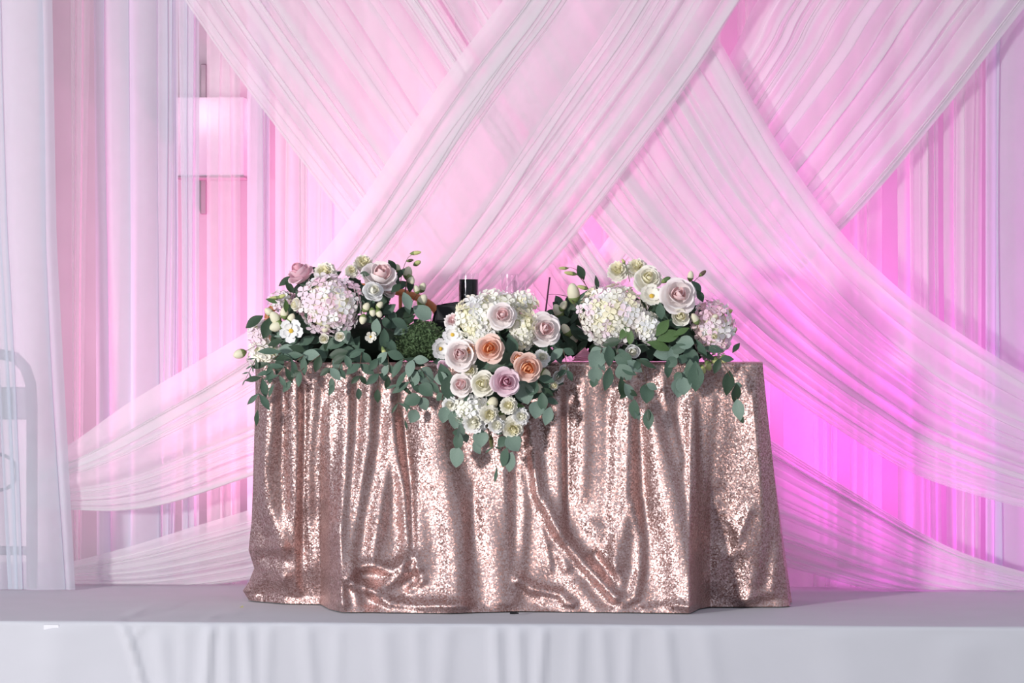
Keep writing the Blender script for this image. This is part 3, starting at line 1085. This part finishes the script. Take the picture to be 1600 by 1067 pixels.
    def sprig(self, pts, kind, L, n, Y=None, spread=55, dy=0.0, m=None, end=True):
        """leafy stem: leaves in alternating pairs along it, one at the tip"""
        st = self.stem(pts, 0.0014, Y, m, 'sprig', dy)
        c = catmull([p[:2] for p in pts], n + 1)
        for k in range(n + 1):
            x, y = c[k]
            d = c[min(k + 1, n)] - c[max(k - 1, 0)]
            ang = math.degrees(math.atan2(-d[1], d[0]))
            f = 1.0 - 0.25 * k / max(1, n)
            if k == n and end:
                self.leaf(x, y, L * f, ang, kind, Y, dy - 0.004, st, centre=False)
            else:
                for s in (-1, 1):
                    self.r.random() < .12 or self.leaf(x, y, L * f * self.r.uniform(.75, 1.1), ang + s * spread * self.r.uniform(.6, 1.2), kind, Y, dy + self.r.uniform(-.012, .006), st, centre=False)
        return st

    def fill(self, cx, cy, rx, ry, n, kinds, L, dy=0.05):
        """leaves tucked between the blooms"""
        r = self.r
        for _ in range(n):
            a, q = r.uniform(0, 2 * PI), math.sqrt(r.uniform(0, 1))
            x, y = cx + rx * q * math.cos(a), cy + ry * q * math.sin(a)
            ang = math.degrees(math.atan2(-(y - cy), x - cx)) + r.uniform(-60, 60)
            self.leaf(x, y, L * r.uniform(.7, 1.25), ang, r.choice(kinds), dy=dy + r.uniform(-.03, .02))

    def base(self, cx, cy, rx, ry, dep, dy=0.06):  # dark lump hidden among the leaves, added to block the backlight
        me = cached('base_ball', lambda: ico('backlight_block', M_CORE, 0.12))
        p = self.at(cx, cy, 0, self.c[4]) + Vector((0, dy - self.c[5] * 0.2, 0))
        obj('backlight_block', me, self.root, p, None, (rx * MPP, dep, ry * MPP))


def ico(name, m, lump=0.0):
    V, Fc = [], []
    n1, n2 = 20, 12
    for j in range(n2 + 1):
        th = PI * j / n2
        for i in range(n1):
            a = 2 * PI * i / n1
            k = 1 + lump * (math.sin(3 * a + 2 * th) * math.sin(5 * th + a) + 0.6 * math.sin(7 * a) * math.sin(6 * th))
            V.append((k * math.sin(th) * math.cos(a), k * math.sin(th) * math.sin(a), k * math.cos(th)))
    return mesh(name, V, grid_faces(n1, n2 + 1, 0, True), m)


# ------------------------------------------------------------------ left arrangement
TOPZ = TZ + 0.009
L = Arr('left flower arrangement with big pink hydrangea and trailing eucalyptus on the table', (P(530, 560, .22).x, .22, TOPZ), 525, 515, 165, 130, 0.24, 0.22, 1)
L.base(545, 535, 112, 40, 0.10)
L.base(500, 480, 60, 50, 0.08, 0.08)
L.fill(540, 515, 120, 45, 60, ['dark', 'dark', 'oval'], 34, 0.05)
L.fill(500, 460, 70, 40, 22, ['dark', 'dark'], 30, 0.07)
L.fill(610, 470, 40, 45, 22, ['dark', 'oval'], 28, 0.06)
L.hydrangea(516, 476, 48, 47, ['lilac', 'lilac', 'lilac+', 'white', 'blush'], 110, 8.5)
L.hydrangea(418, 556, 30, 26, ['blush', 'white', 'cream'], 42, 8, dy=0.05)
L.hydrangea(408, 520, 18, 20, ['blush', 'lilac'], 26, 8, dy=0.06)
L.hydrangea(442, 470, 22, 14, ['lilac', 'lilac+', 'white'], 22, 7, dy=0.06)
L.rose(472, 432, 22, 'pink', 5, dy=0.03, n=(RT * -.5 - FW * .5 + Vector((0, 0, .9))).normalized(), flat=1.2)
L.ruffled(509, 428, 19, 'cream', dy=0.03)
L.ruffled(567, 413, 16, 'cream', dy=0.05)
L.ruffled(549, 424, 11, 'cream', dy=0.04)
L.rose(592, 435, 29, 'blush', 5, dy=0.0, n=(RT * .2 - FW * .8 + Vector((0, 0, .7))).normalized())
L.rose(606, 457, 13, 'blush', 4, dy=0.02)
L.rose(582, 457, 17, 'white', 5, dy=-0.03, name='ranunculus')
L.rose(466, 476, 13, 'cream', 4, dy=-0.01, name='ranunculus', n=(RT * -.9 - FW * .7 + Vector((0, 0, .1))).normalized())
L.open_flower(455, 517, 19, 'white', 5, dy=-0.01)
for x, y, r, a in ((572, 480, 7, 60), (593, 477, 6, 50), (582, 488, 6, -80), (567, 499, 7, -100), (592, 490, 6, -60), (509, 511, 8, -110),
                   (432, 510, 10, -160), (430, 497, 10, 120), (444, 489, 8, 90), (420, 487, 7, 140), (637, 426, 9, 80), (642, 437, 7, -60), (621, 419, 6, 100),
                   (651, 452, 6, 110), (660, 449, 7, 70), (660, 469, 9, 60), (374, 553, 9, 200), (455, 497, 7, 60)):
    L.bud(x, y, r, a, long=1.35)
L.rose(531, 526, 9, 'cream', 4, dy=-0.02, name='spray_rose')
L.rose(506, 529, 9, 'cream', 4, dy=-0.02, name='spray_rose')
L.open_flower(579, 526, 9, 'cream', 5, dy=-0.02)
L.bud(650, 395, 4, 8, M_BUDG, 2.6)
L.bud(641, 407, 3, 10, M_STEMB, 2.2)
L.bud(652, 411, 5, 30, M_BUDG, 1.5)
L.bud(428, 466, 4, 190, M_BUDG, 2.8)
L.bud(440, 463, 4, 20, M_BUDG, 2.0)
L.bud(600, 550, 4, -70, M_BUDG, 2.4, dy=-0.03)
L.stem([(625, 445), (630, 420), (638, 402), (647, 396)])
L.stem([(632, 470), (634, 450), (636, 435)], 0.003)
L.stem([(640, 480), (650, 462), (656, 455)])
L.stem([(430, 555), (405, 540), (385, 548), (378, 552)])
for a in ((397, 502, 34, 215, 'dark'), (417, 512, 36, -100, 'dark'), (425, 470, 20, 160, 'green'), (447, 478, 24, -80, 'green'), (466, 462, 18, 120, 'dark'),
          (613, 415, 22, 115, 'dark'), (625, 428, 24, 60, 'dark'), (619, 450, 22, 50, 'dark'), (570, 428, 16, 170, 'dark'), (636, 470, 30, 100, 'oval'),
          (660, 488, 34, 150, 'round'), (588, 512, 30, -100, 'oval'), (600, 530, 36, -85, 'oval'), (612, 540, 30, -60, 'oval'), (430, 535, 30, 190, 'dark'), (445, 548, 34, 200, 'oval'),
          (465, 545, 30, -20, 'dark'), (625, 505, 30, -20, 'oval'), (556, 552, 32, -150, 'oval'), (528, 553, 34, 200, 'oval'), (498, 552, 30, 160, 'oval'), (480, 555, 30, 210, 'oval')):
    L.leaf(*a, dy=-0.025)
FY = -0.035     # foliage hanging in front of the cloth
for pts, kind, Ls, n in (
        ([(440, 550), (415, 575), (405, 610), (403, 640)], 'long', 36, 4), ([(455, 560), (440, 580), (428, 600)], 'long', 32, 3),
        ([(400, 560), (390, 580), (384, 592)], 'slim', 16, 3), ([(475, 555), (450, 572), (425, 580)], 'long', 32, 3),
        ([(500, 555), (480, 570), (455, 595)], 'oval', 30, 3), ([(520, 560), (515, 580), (518, 590)], 'oval', 28, 2),
        ([(540, 555), (530, 575), (522, 600)], 'oval', 26, 2), ([(565, 550), (562, 580), (560, 606)], 'oval', 28, 3),
        ([(590, 560), (592, 590), (590, 608)], 'oval', 30, 2),
        ([(605, 550), (608, 575), (605, 590)], 'oval', 26, 2), ([(630, 560), (640, 590), (638, 615)], 'long', 38, 3),
        ([(645, 562), (660, 580), (672, 596)], 'oval', 32, 2), ([(652, 580), (658, 615), (650, 640)], 'round', 30, 3), ([(625, 600), (622, 640), (632, 655)], 'slim', 26, 2)):
    L.sprig(pts, kind, Ls, n, Y=FY)


def fern_ball(A, cx, cy, rx, ry, count):
    """fine feathery greenery: far too many tiny leaflets to tell apart"""
    r = A.r
    V, Fc = [], []
    c = A.at(cx, cy, -0.01)
    for _ in range(count):
        a, q = r.uniform(0, 2 * PI), math.sqrt(r.uniform(0, 1))
        p = Vector((rx * q * math.cos(a) * MPP, -0.05 * math.sqrt(1 - q * q) + r.uniform(0, .02), ry * q * math.sin(a) * MPP))
        d = Vector((r.uniform(-1, 1), r.uniform(-.8, .2), r.uniform(-.6, 1))).normalized() * r.uniform(.010, .016)
        s = d.cross(Vector((r.uniform(-1, 1), r.uniform(-1, 1), r.uniform(-1, 1)))).normalized() * .0028
        o = len(V)
        V += [p, p + d * .5 + s, p + d, p + d * .5 - s]
        Fc += [(o, o + 1, o + 2), (o, o + 2, o + 3)]
    o = obj('fern_foliage', mesh('fern_foliage', V, Fc, M_MOSS), A.root, c)
    o['kind'] = 'stuff'
    obj('moss_base', cached('moss_ball', lambda: ico('moss_base', M_MOSS, 0.08)), A.root, c + Vector((0, .025, 0)), None, (rx * MPP * .9, .045, ry * MPP * .9))


fern_ball(L, 658, 534, 42, 34, 900)

# ------------------------------------------------------------------ centre cascade
C = Arr('centre flower cascade of peach and blush roses spilling over the table front', (P(775, 560, .12).x, .12, TOPZ), 775, 575, 125, 150, 0.14, 0.24, 2)
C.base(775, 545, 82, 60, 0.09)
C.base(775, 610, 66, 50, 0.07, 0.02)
C.fill(780, 550, 90, 60, 55, ['dark', 'dark', 'oval'], 34, 0.05)
C.fill(770, 620, 70, 40, 34, ['dark', 'oval'], 30, 0.04)
C.fill(840, 560, 40, 60, 26, ['dark', 'dark', 'oval'], 32, 0.06)
C.hydrangea(746, 500, 34, 38, ['cream', 'cream', 'white', 'cream+'], 70, 8)
C.hydrangea(775, 474, 30, 20, ['cream', 'white', 'cream'], 34, 8, dy=0.02)
C.hydrangea(818, 514, 22, 29, ['cream', 'cream', 'cream+'], 44, 8)
C.hydrangea(818, 474, 20, 18, ['cream', 'white', 'cream+'], 26, 8, dy=0.02)
C.hydrangea(752, 532, 14, 12, ['white', 'cream'], 16, 7)
C.rose(785, 495, 22, 'blush', 5, dy=-0.04)
C.rose(850, 515, 26, 'blush', 5, dy=-0.02, n=(RT * .15 - FW + Vector((0, 0, .15))).normalized())
C.ruffled(709, 503, 15, 'blush')
C.open_flower(707, 523, 15, 'white', 6, dy=-0.01, n=-FW)
C.open_flower(688, 545, 16, 'white', 6, n=(RT * .4 - FW).normalized())
C.rose(720, 555, 25, 'blush', 5, dy=-0.03)
C.rose(737, 548, 14, 'peach', 4, dy=-0.01)
C.rose(766, 545, 22, 'peach', 5, dy=-0.05, n=(RT * -.1 - FW + Vector((0, 0, .05))).normalized())
C.rose(824, 573, 23, 'peach', 5, dy=-0.05, n=(RT * .1 - FW - Vector((0, 0, .2))).normalized())
C.rose(808, 562, 14, 'peach', 4, dy=-0.03)
C.ruffled(846, 560, 14, 'white', dy=-0.01)
C.rose(723, 602, 19, 'blush', 5, dy=-0.02)
C.rose(756, 600, 20, 'cream', 5, dy=-0.02)
C.rose(790, 597, 23, 'mauve', 5, dy=-0.05, n=(RT * .05 - FW + Vector((0, 0, .05))).normalized())
C.ruffled(735, 580, 13, 'cream')
C.rose(694, 572, 12, 'lilac', 4, dy=0.02)
C.bud(840, 606, 9, -40, M_BUD, 1.2)
C.bud(852, 584, 9, -30, M_BUD, 1.2)
C.rose(871, 590, 12, 'white', 4, name='spray_rose')
C.rose(880, 578, 10, 'white', 4, name='spray_rose')
C.rose(864, 602, 9, 'cream', 4, name='spray_rose')
C.hydrangea(735, 638, 28, 19, ['white', 'cream', 'white'], 34, 8.5, dy=-0.02)
for x, y, r_, col in ((704, 632, 13, 'white'), (742, 658, 20, 'white'), (764, 646, 15, 'cream'), (795, 634, 14, 'cream'), (801, 668, 18, 'cream'), (814, 650, 14, 'white'), (720, 655, 14, 'white'), (776, 664, 13, 'white')):
    C.ruffled(x, y, r_, col, dy=-0.035) if r_ > 12 else C.rose(x, y, r_, col, 4, name='spray_rose')
C.bud(770, 629, 10, 70, M_BUD, 1.1)
C.bud(783, 654, 10, -70, M_BUD, 1.2)
C.bud(696, 608, 7, 160)
C.bud(896, 528, 7, -50)
C.bud(884, 515, 8, 120)
C.bud(768, 691, 4, -85, M_BUDG, 3.0, dy=-0.01)
C.stem([(760, 655), (763, 672), (767, 690)], 0.002, m=M_STEM)
CY = -0.075
for a in ((695, 588, 42, 100, 'oval'), (703, 605, 40, -85, 'round'), (694, 648, 26, -95, 'round'), (713, 655, 30, -100, 'round'), (716, 690, 30, -100, 'oval'), (714, 715, 32, -100, 'round'),
          (751, 685, 28, -90, 'round'), (802, 692, 30, -60, 'round'), (788, 715, 34, -100, 'oval'), (797, 722, 34, -100, 'oval'), (775, 742, 24, -95, 'slim'),
          (820, 615, 34, -70, 'round'), (832, 606, 26, 60, 'round'), (848, 628, 30, -80, 'oval'), (856, 650, 30, -100, 'oval'), (838, 640, 28, -100, 'round'), (733, 622, 20, 20, 'dark'),
          (790, 560, 36, -30, 'dark'), (775, 572, 34, 200, 'dark'), (800, 540, 36, -80, 'dark'), (872, 555, 30, -70, 'oval'), (815, 640, 26, -60, 'green'), (720, 675, 26, -80, 'oval'), (745, 700, 22, -60, 'oval')):
    C.leaf(*a, dy=-0.015, Y=CY if a[1] > 600 else None)
for pts, kind, Ls, n in (([(735, 655), (722, 680), (714, 700)], 'round', 24, 2), ([(785, 660), (792, 690), (790, 705)], 'round', 24, 2), ([(765, 665), (772, 705), (775, 730)], 'slim', 20, 2),
                         ([(700, 590), (690, 625), (694, 640)], 'round', 24, 2), ([(840, 590), (852, 625), (856, 640)], 'oval', 26, 3), ([(810, 640), (815, 660), (812, 680)], 'oval', 24, 2)):
    C.sprig(pts, kind, Ls, n, Y=CY + 0.015)

# ------------------------------------------------------------------ right arrangement
M_TRAY = mat('black_tray', srgb(34, 38, 40), 0.5)
Rr = Arr('right flower arrangement with wide cream hydrangea and hanging eucalyptus on the table', (P(1020, 560, .22).x, .22, TOPZ), 1020, 515, 170, 125, 0.24, 0.22, 3)
pb = P(1015, 551, 0.17)
MB().box((pb.x, 0.19, TOPZ + 0.036), (0.30, 0.16, 0.070), bev=0.006).build('tray', M_TRAY, Rr.root, origin=Rr.o)
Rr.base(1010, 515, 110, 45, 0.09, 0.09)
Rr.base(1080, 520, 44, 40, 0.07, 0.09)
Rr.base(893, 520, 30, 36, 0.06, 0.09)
Rr.fill(1010, 520, 125, 36, 60, ['dark', 'dark', 'oval'], 34, 0.06)
Rr.fill(1040, 500, 45, 40, 30, ['dark', 'dark'], 32, 0.04)
Rr.fill(895, 490, 30, 42, 34, ['dark', 'dark'], 30, 0.06)
Rr.hydrangea(958, 492, 56, 46, ['cream', 'cream', 'blush', 'white', 'cream+', 'lilac'], 150, 8.5)
Rr.hydrangea(1012, 512, 18, 22, ['white', 'cream', 'blush'], 30, 8, dy=0.0)
Rr.hydrangea(1112, 514, 33, 44, ['lilac', 'blush', 'white', 'lilac+', 'blush+'], 84, 8.5, dy=0.03)
Rr.ruffled(966, 425, 18, 'cream', dy=0.05)
Rr.ruffled(995, 421, 18, 'cream', dy=0.06)
Rr.rose(1012, 438, 22, 'cream', 5, dy=0.03)
Rr.open_flower(1018, 463, 19, 'cream', 6, dy=0.0)
Rr.rose(1059, 463, 29, 'blush', 5, dy=-0.02, n=(RT * .1 - FW + Vector((0, 0, .25))).normalized())
Rr.rose(1062, 496, 17, 'cream', 4, dy=0.0)
Rr.rose(1115, 526, 9, 'cream', 3, dy=-0.03, name='spray_rose')
Rr.rose(988, 546, 15, 'white', 4, dy=-0.03, n=(-FW + Vector((0, 0, -.5))).normalized())
for x, y in ((1107, 572), (1118, 567), (1130, 563), (1097, 577), (1112, 580)):
    Rr.bud(x, y, 8, Rr.r.uniform(-160, -40), M_BUDG, 1.2, dy=-0.02)
for x, y, r_, a, m_ in ((896, 458, 12, 100, M_BUD), (872, 486, 9, 120, M_BUD), (880, 478, 7, 60, M_BUD), (1079, 431, 6, 85, M_BUD), (1115, 497, 6, 40, M_BUD), (1086, 498, 7, 120, M_BUD), (1140, 487, 4, 35, M_BUDG), (1148, 516, 4, 60, M_BUDG)):
    Rr.bud(x, y, r_, a, m_, 1.6)
Rr.bud(880, 419, 3, 180, M_BUDG, 3.0)
Rr.bud(891, 427, 4, 172, M_BUDG, 3.0)
Rr.bud(910, 449, 4, 165, M_BUDG, 2.6)
Rr.bud(1098, 427, 4, 40, M_STEMB, 2.0)
Rr.bud(974, 408, 3, 120, M_BUDG, 1.6)
Rr.bud(1041, 437, 5, 30, M_GREEN, 1.8)
Rr.stem([(926, 462), (915, 445), (903, 430), (893, 426)])
Rr.stem([(915, 445), (905, 425), (892, 418), (882, 418)])
Rr.stem([(900, 480), (890, 465), (870, 460), (855, 460)])
Rr.stem([(1080, 462), (1078, 448), (1078, 438)])
Rr.stem([(1079, 446), (1088, 436), (1095, 430)])
Rr.stem([(1120, 500), (1130, 492), (1137, 488)])
Rr.stem([(984, 440), (980, 422), (975, 410)], m=M_STEM)
for a in ((908, 426, 26, 105, 'dark'), (933, 444, 32, 88, 'slim'), (915, 468, 34, 70, 'dark'), (880, 500, 26, 180, 'dark'), (860, 488, 20, 200, 'oval'), (1032, 486, 28, -80, 'dark'), (1088, 448, 26, -50, 'dark'), (1094, 462, 22, -70, 'dark'),
          (1030, 540, 40, -20, 'green'), (1045, 525, 40, 10, 'green'), (1035, 512, 34, 60, 'green'), (1064, 518, 30, 30, 'green'), (975, 520, 26, 60, 'green'), (985, 528, 24, 90, 'green'),
          (955, 535, 32, 190, 'oval'), (1150, 543, 22, 60, 'dark'), (1036, 552, 30, 190, 'round'), (1052, 556, 30, -80, 'oval'), (1070, 535, 30, 180, 'round'), (1080, 560, 44, -75, 'oval'), (1096, 545, 36, -60, 'long'), (1060, 545, 30, 200, 'oval'), (1105, 555, 36, -20, 'long'), (1115, 545, 34, -10, 'long')):
    Rr.leaf(*a, dy=-0.02)
Rr.leaf(1087, 588, 48, -95, 'dark', Y=FY - 0.01)
Rr.leaf(1080, 583, 44, -80, 'dark', Y=FY)
RY = FY
for a in ((932, 562, 32, -100, 'round'), (930, 586, 26, -95, 'round'), (952, 556, 34, -80, 'oval'), (950, 592, 38, -100, 'oval'), (974, 562, 30, 160, 'round'), (976, 582, 32, -60, 'round'), (992, 572, 30, -40, 'oval'), (972, 605, 34, -80, 'dark'), (983, 612, 30, -60, 'oval'),
          (1011, 616, 28, -90, 'round'), (991, 640, 34, -90, 'oval'), (1013, 655, 32, -90, 'oval'), (1060, 605, 28, -95, 'round'), (1068, 603, 28, -80, 'round'), (1044, 577, 30, -90, 'oval'), (1010, 568, 34, -20, 'slim'),
          (1138, 598, 40, -95, 'oval'), (1150, 615, 34, -90, 'oval'), (1154, 640, 34, -90, 'oval')):
    Rr.leaf(*a, Y=RY - 0.008)
for pts, kind, Ls, n in (([(940, 545), (935, 570), (930, 590)], 'round', 22, 2), ([(965, 545), (975, 590), (985, 620), (992, 640)], 'oval', 24, 3), ([(1000, 560), (1010, 600), (1012, 640)], 'oval', 24, 2),
                         ([(1058, 560), (1066, 590), (1062, 605)], 'round', 22, 2), ([(1125, 560), (1142, 590), (1150, 620), (1155, 645)], 'oval', 24, 2), ([(880, 545), (885, 580), (860, 600)], 'oval', 26, 2)):
    Rr.sprig(pts, kind, Ls, n, Y=RY)
for a in ((880, 550, 30, -100, 'dark'), (872, 540, 32, -80, 'dark'), (893, 540, 30, -60, 'dark'), (1000, 545, 30, 180, 'dark'), (1020, 530, 30, 10, 'dark')):
    Rr.leaf(*a, dy=0.0)

# ------------------------------------------------------------------ things on and behind the table
def glass_mat(name, color, rough=0.02):
    m = bpy.data.materials.new(name)
    m.use_nodes = True
    b = m.node_tree.nodes['Principled BSDF']
    b.inputs['Base Color'].default_value = (*color, 1)
    b.inputs['Roughness'].default_value = rough
    b.inputs['Transmission Weight'].default_value = 1.0
    b.inputs['IOR'].default_value = 1.28
    return m


M_GLASS = glass_mat('clear_glass', (0.97, 0.97, 0.98))
M_COLA = mat('dark_cola', (0.004, 0.004, 0.006), 0.12, spec=0.12)
M_STRAW = mat('straw_plum', srgb(70, 30, 60), 0.4)
M_BAG = mat('black_leather', (0.010, 0.010, 0.013), 0.42, bump=0.2, bscale=400)
M_GOLDW = mat('honey_wood', srgb(176, 112, 70), 0.4, var=0.2, vscale=20)
M_NAPK = mat('pink_napkin', srgb(226, 150, 176), 0.8, bump=0.1, bscale=900)


def tumbler(px, top, rad, Y, label, fill=None, straw=None, name='drinking_glass'):
    c = P(px, top, Y)
    h = c.z - TOPZ
    R = rad * MPP
    root = empty(name, (c.x, Y, TOPZ), label, 'glass')
    MB().lathe([(R * .72, 0), (R * .84, .004), (R * .93, h * .3), (R * .99, h * .7), (R * 1.01, h), (R * .99, h), (R * .97, h * .7), (R * .91, h * .3), (R * .74, .005)], 28).build('glass_wall', M_GLASS, root)
    if fill:
        MB().lathe([(R * .70, .006), (R * .90, h * .3), (R * .965, h * .7), (R * .985, fill * h), (R * .5, fill * h + .001)], 28).build('drink', M_COLA, root)
    if straw:
        (x0, y0), (x1, y1) = straw
        a, b = P(x0, y0, Y), P(x1, y1, Y)
        MB().tube([a - root.location, b - root.location], 0.0027, 8).build('straw', M_STRAW, root)
    return root


tumbler(732, 427, 16, 0.40, 'clear tumbler filled with dark cola behind the centre flowers', 0.93)
tumbler(796, 428, 13, 0.40, 'empty clear glass taller than the other behind the cream hydrangea')
tumbler(812, 438, 10, 0.47, 'shorter clear glass beside the tall empty glass')
tumbler(850, 492, 13, 0.38, 'glass hidden behind the blush rose with a dark plum straw sticking out', None, ((846, 540), (859, 433)))


def clutch_bag():
    a, b = P(676, 503, 0.26), P(722, 472, 0.26)
    h = b.z - TOPZ
    root = empty('clutch_bag', ((a.x + b.x) / 2 + 0.02, 0.26, TOPZ), 'black leather bag standing on the table left of the cola glass', 'bag')
    prof = [(-.070, .0), (-.068, h * .60), (-.058, h * .82), (-.034, h * .965), (.01, h), (.075, h * 1.01), (.078, h * .95), (.078, 0)]
    V, Fc = [], []
    n = len(prof)
    for y, k in ((-.035, .9), (-.042, 1.0), (.0, 1.03), (.042, 1.0), (.035, .9)):
        for x, z in prof:
            V.append((x * k, y, max(.0005, z - (1 - k) * .03 if z > 0.01 else 0.0005)))
    Fc = grid_faces(n, 5, 0, True)
    Fc += [tuple(range(n)), tuple(4 * n + n - 1 - i for i in range(n))]
    o = obj('bag_body', mesh('bag_body', V, Fc, M_BAG), root)
    o.data.set_sharp_from_angle(angle=math.radians(40))
    MB().box((0.005, -.045, h * .82), (.11, .004, .05), bev=.0018).build('flap', M_BAG, root)
    MB().lathe([(.006, -.003), (.0065, 0), (.004, .003)], 12).build('clasp', M_STEEL, root, (0.005, -.049, h * .76), (PI / 2, 0, 0))


clutch_bag()


def chair():
    Y = 0.70
    cx = P(552, 500, Y).x
    s = (10 + Y) / F
    root = empty('arched_chair', (cx, Y, 0.004), 'honey wooden chair with arched back tucked behind the table', 'chair')
    ro = root.location
    W = 0.285
    z0, hh = P(552, 498, Y).z, 50 * s
    arch = [(cx + W * math.cos(a), Y, z0 + hh * math.sin(a)) for a in np.linspace(0, PI, 21)]
    MB().tube(arch, 0.013, 10).build('crest_rail', M_GOLDW, root, origin=ro)
    for sg in (-1, 1):
        MB().tube([(cx + sg * W, Y, z0), (cx + sg * W * .97, Y - .01, 0.45), (cx + sg * W * .95, Y + .02, 0.006)], [.013, .015, .012], 10).build('back_leg', M_GOLDW, root, origin=ro)
    for k in (-.55, -.18, .18, .55):
        MB().tube([(cx + W * k, Y, z0 + hh * math.sqrt(1 - k * k)), (cx + W * k, Y - .005, 0.46)], 0.006, 8).build('spindle', M_GOLDW, root, origin=ro)
    MB().box((cx, Y - .045, 0.445), (W * 1.9, 0.10, 0.03), bev=.008).build('seat', M_GOLDW, root, origin=ro)


chair()


def napkin():
    c = P(912, 556, 0.11)
    root = empty('folded_napkin', (c.x, 0.12, TOPZ), 'pink folded napkin lying on the table beside the tray', 'napkin')
    V, Fc = [], []
    for k, (w, d, z, t) in enumerate(((.070, .07, .001, .004), (.068, .066, .0055, .004), (.064, .060, .010, .005))):
        m = MB().box((0.002 * k, 0, z + t / 2), (w, d, t), 0.06 * k, bev=.0016)
        m.build('napkin_fold', M_NAPK, root)
    m = MB()
    V = [(-.028, -.03, .0155), (.03, -.03, .0155), (.004, -.01, .044), (-.03, .028, .0155), (.03, .028, .0155), (.004, .018, .042), (-.006, -.026, .03), (.018, -.024, .028)]
    obj('napkin_peak', mesh('napkin_peak', V, [(0, 6, 2), (0, 1, 7, 6), (1, 2, 7), (6, 7, 2), (1, 4, 5, 2), (4, 3, 5), (3, 0, 2, 5), (0, 3, 4, 1)], M_NAPK, False), root)


napkin()

# ------------------------------------------------------------------ small things on the stage
M_PETALY = mat('fallen_petal', srgb(214, 212, 140), 0.6, trans=0.2)
p = G(377, 949)
me = petal_mesh('fallen_petal', [.0, .4, .7, .95, 1.05], [.05, .0, .05, .2, .42], 0.7, M_PETALY, 0.05)
o = obj('fallen_petal', me, None, (p.x, p.y + 0.02, 0.004), (0.5, 0.2, 0.4), 0.026)
tag(o, 'pale yellow petal fallen on the stage near the left hem', 'petal')
p = G(803, 961)
m = MB().tube([(-.012, 0, .003), (.0, .004, .004), (.014, -.003, .003)], [.003, .0045, .002], 6)
tag(m.build('dark_twig', M_BLACK, None, (p.x, p.y, 0.003)), 'tiny black scrap on the stage below the middle hem', 'scrap')
M_TAPE = mat('white_tape', srgb(215, 215, 222), 0.5)
q = P(80, 972, -0.432)
tag(MB().box((q.x, -0.4305, -0.018), (0.046, 0.002, 0.016), bev=.0008).build('tape_strip', M_TAPE), 'small white tape strip on the stage front at far left', 'tape')
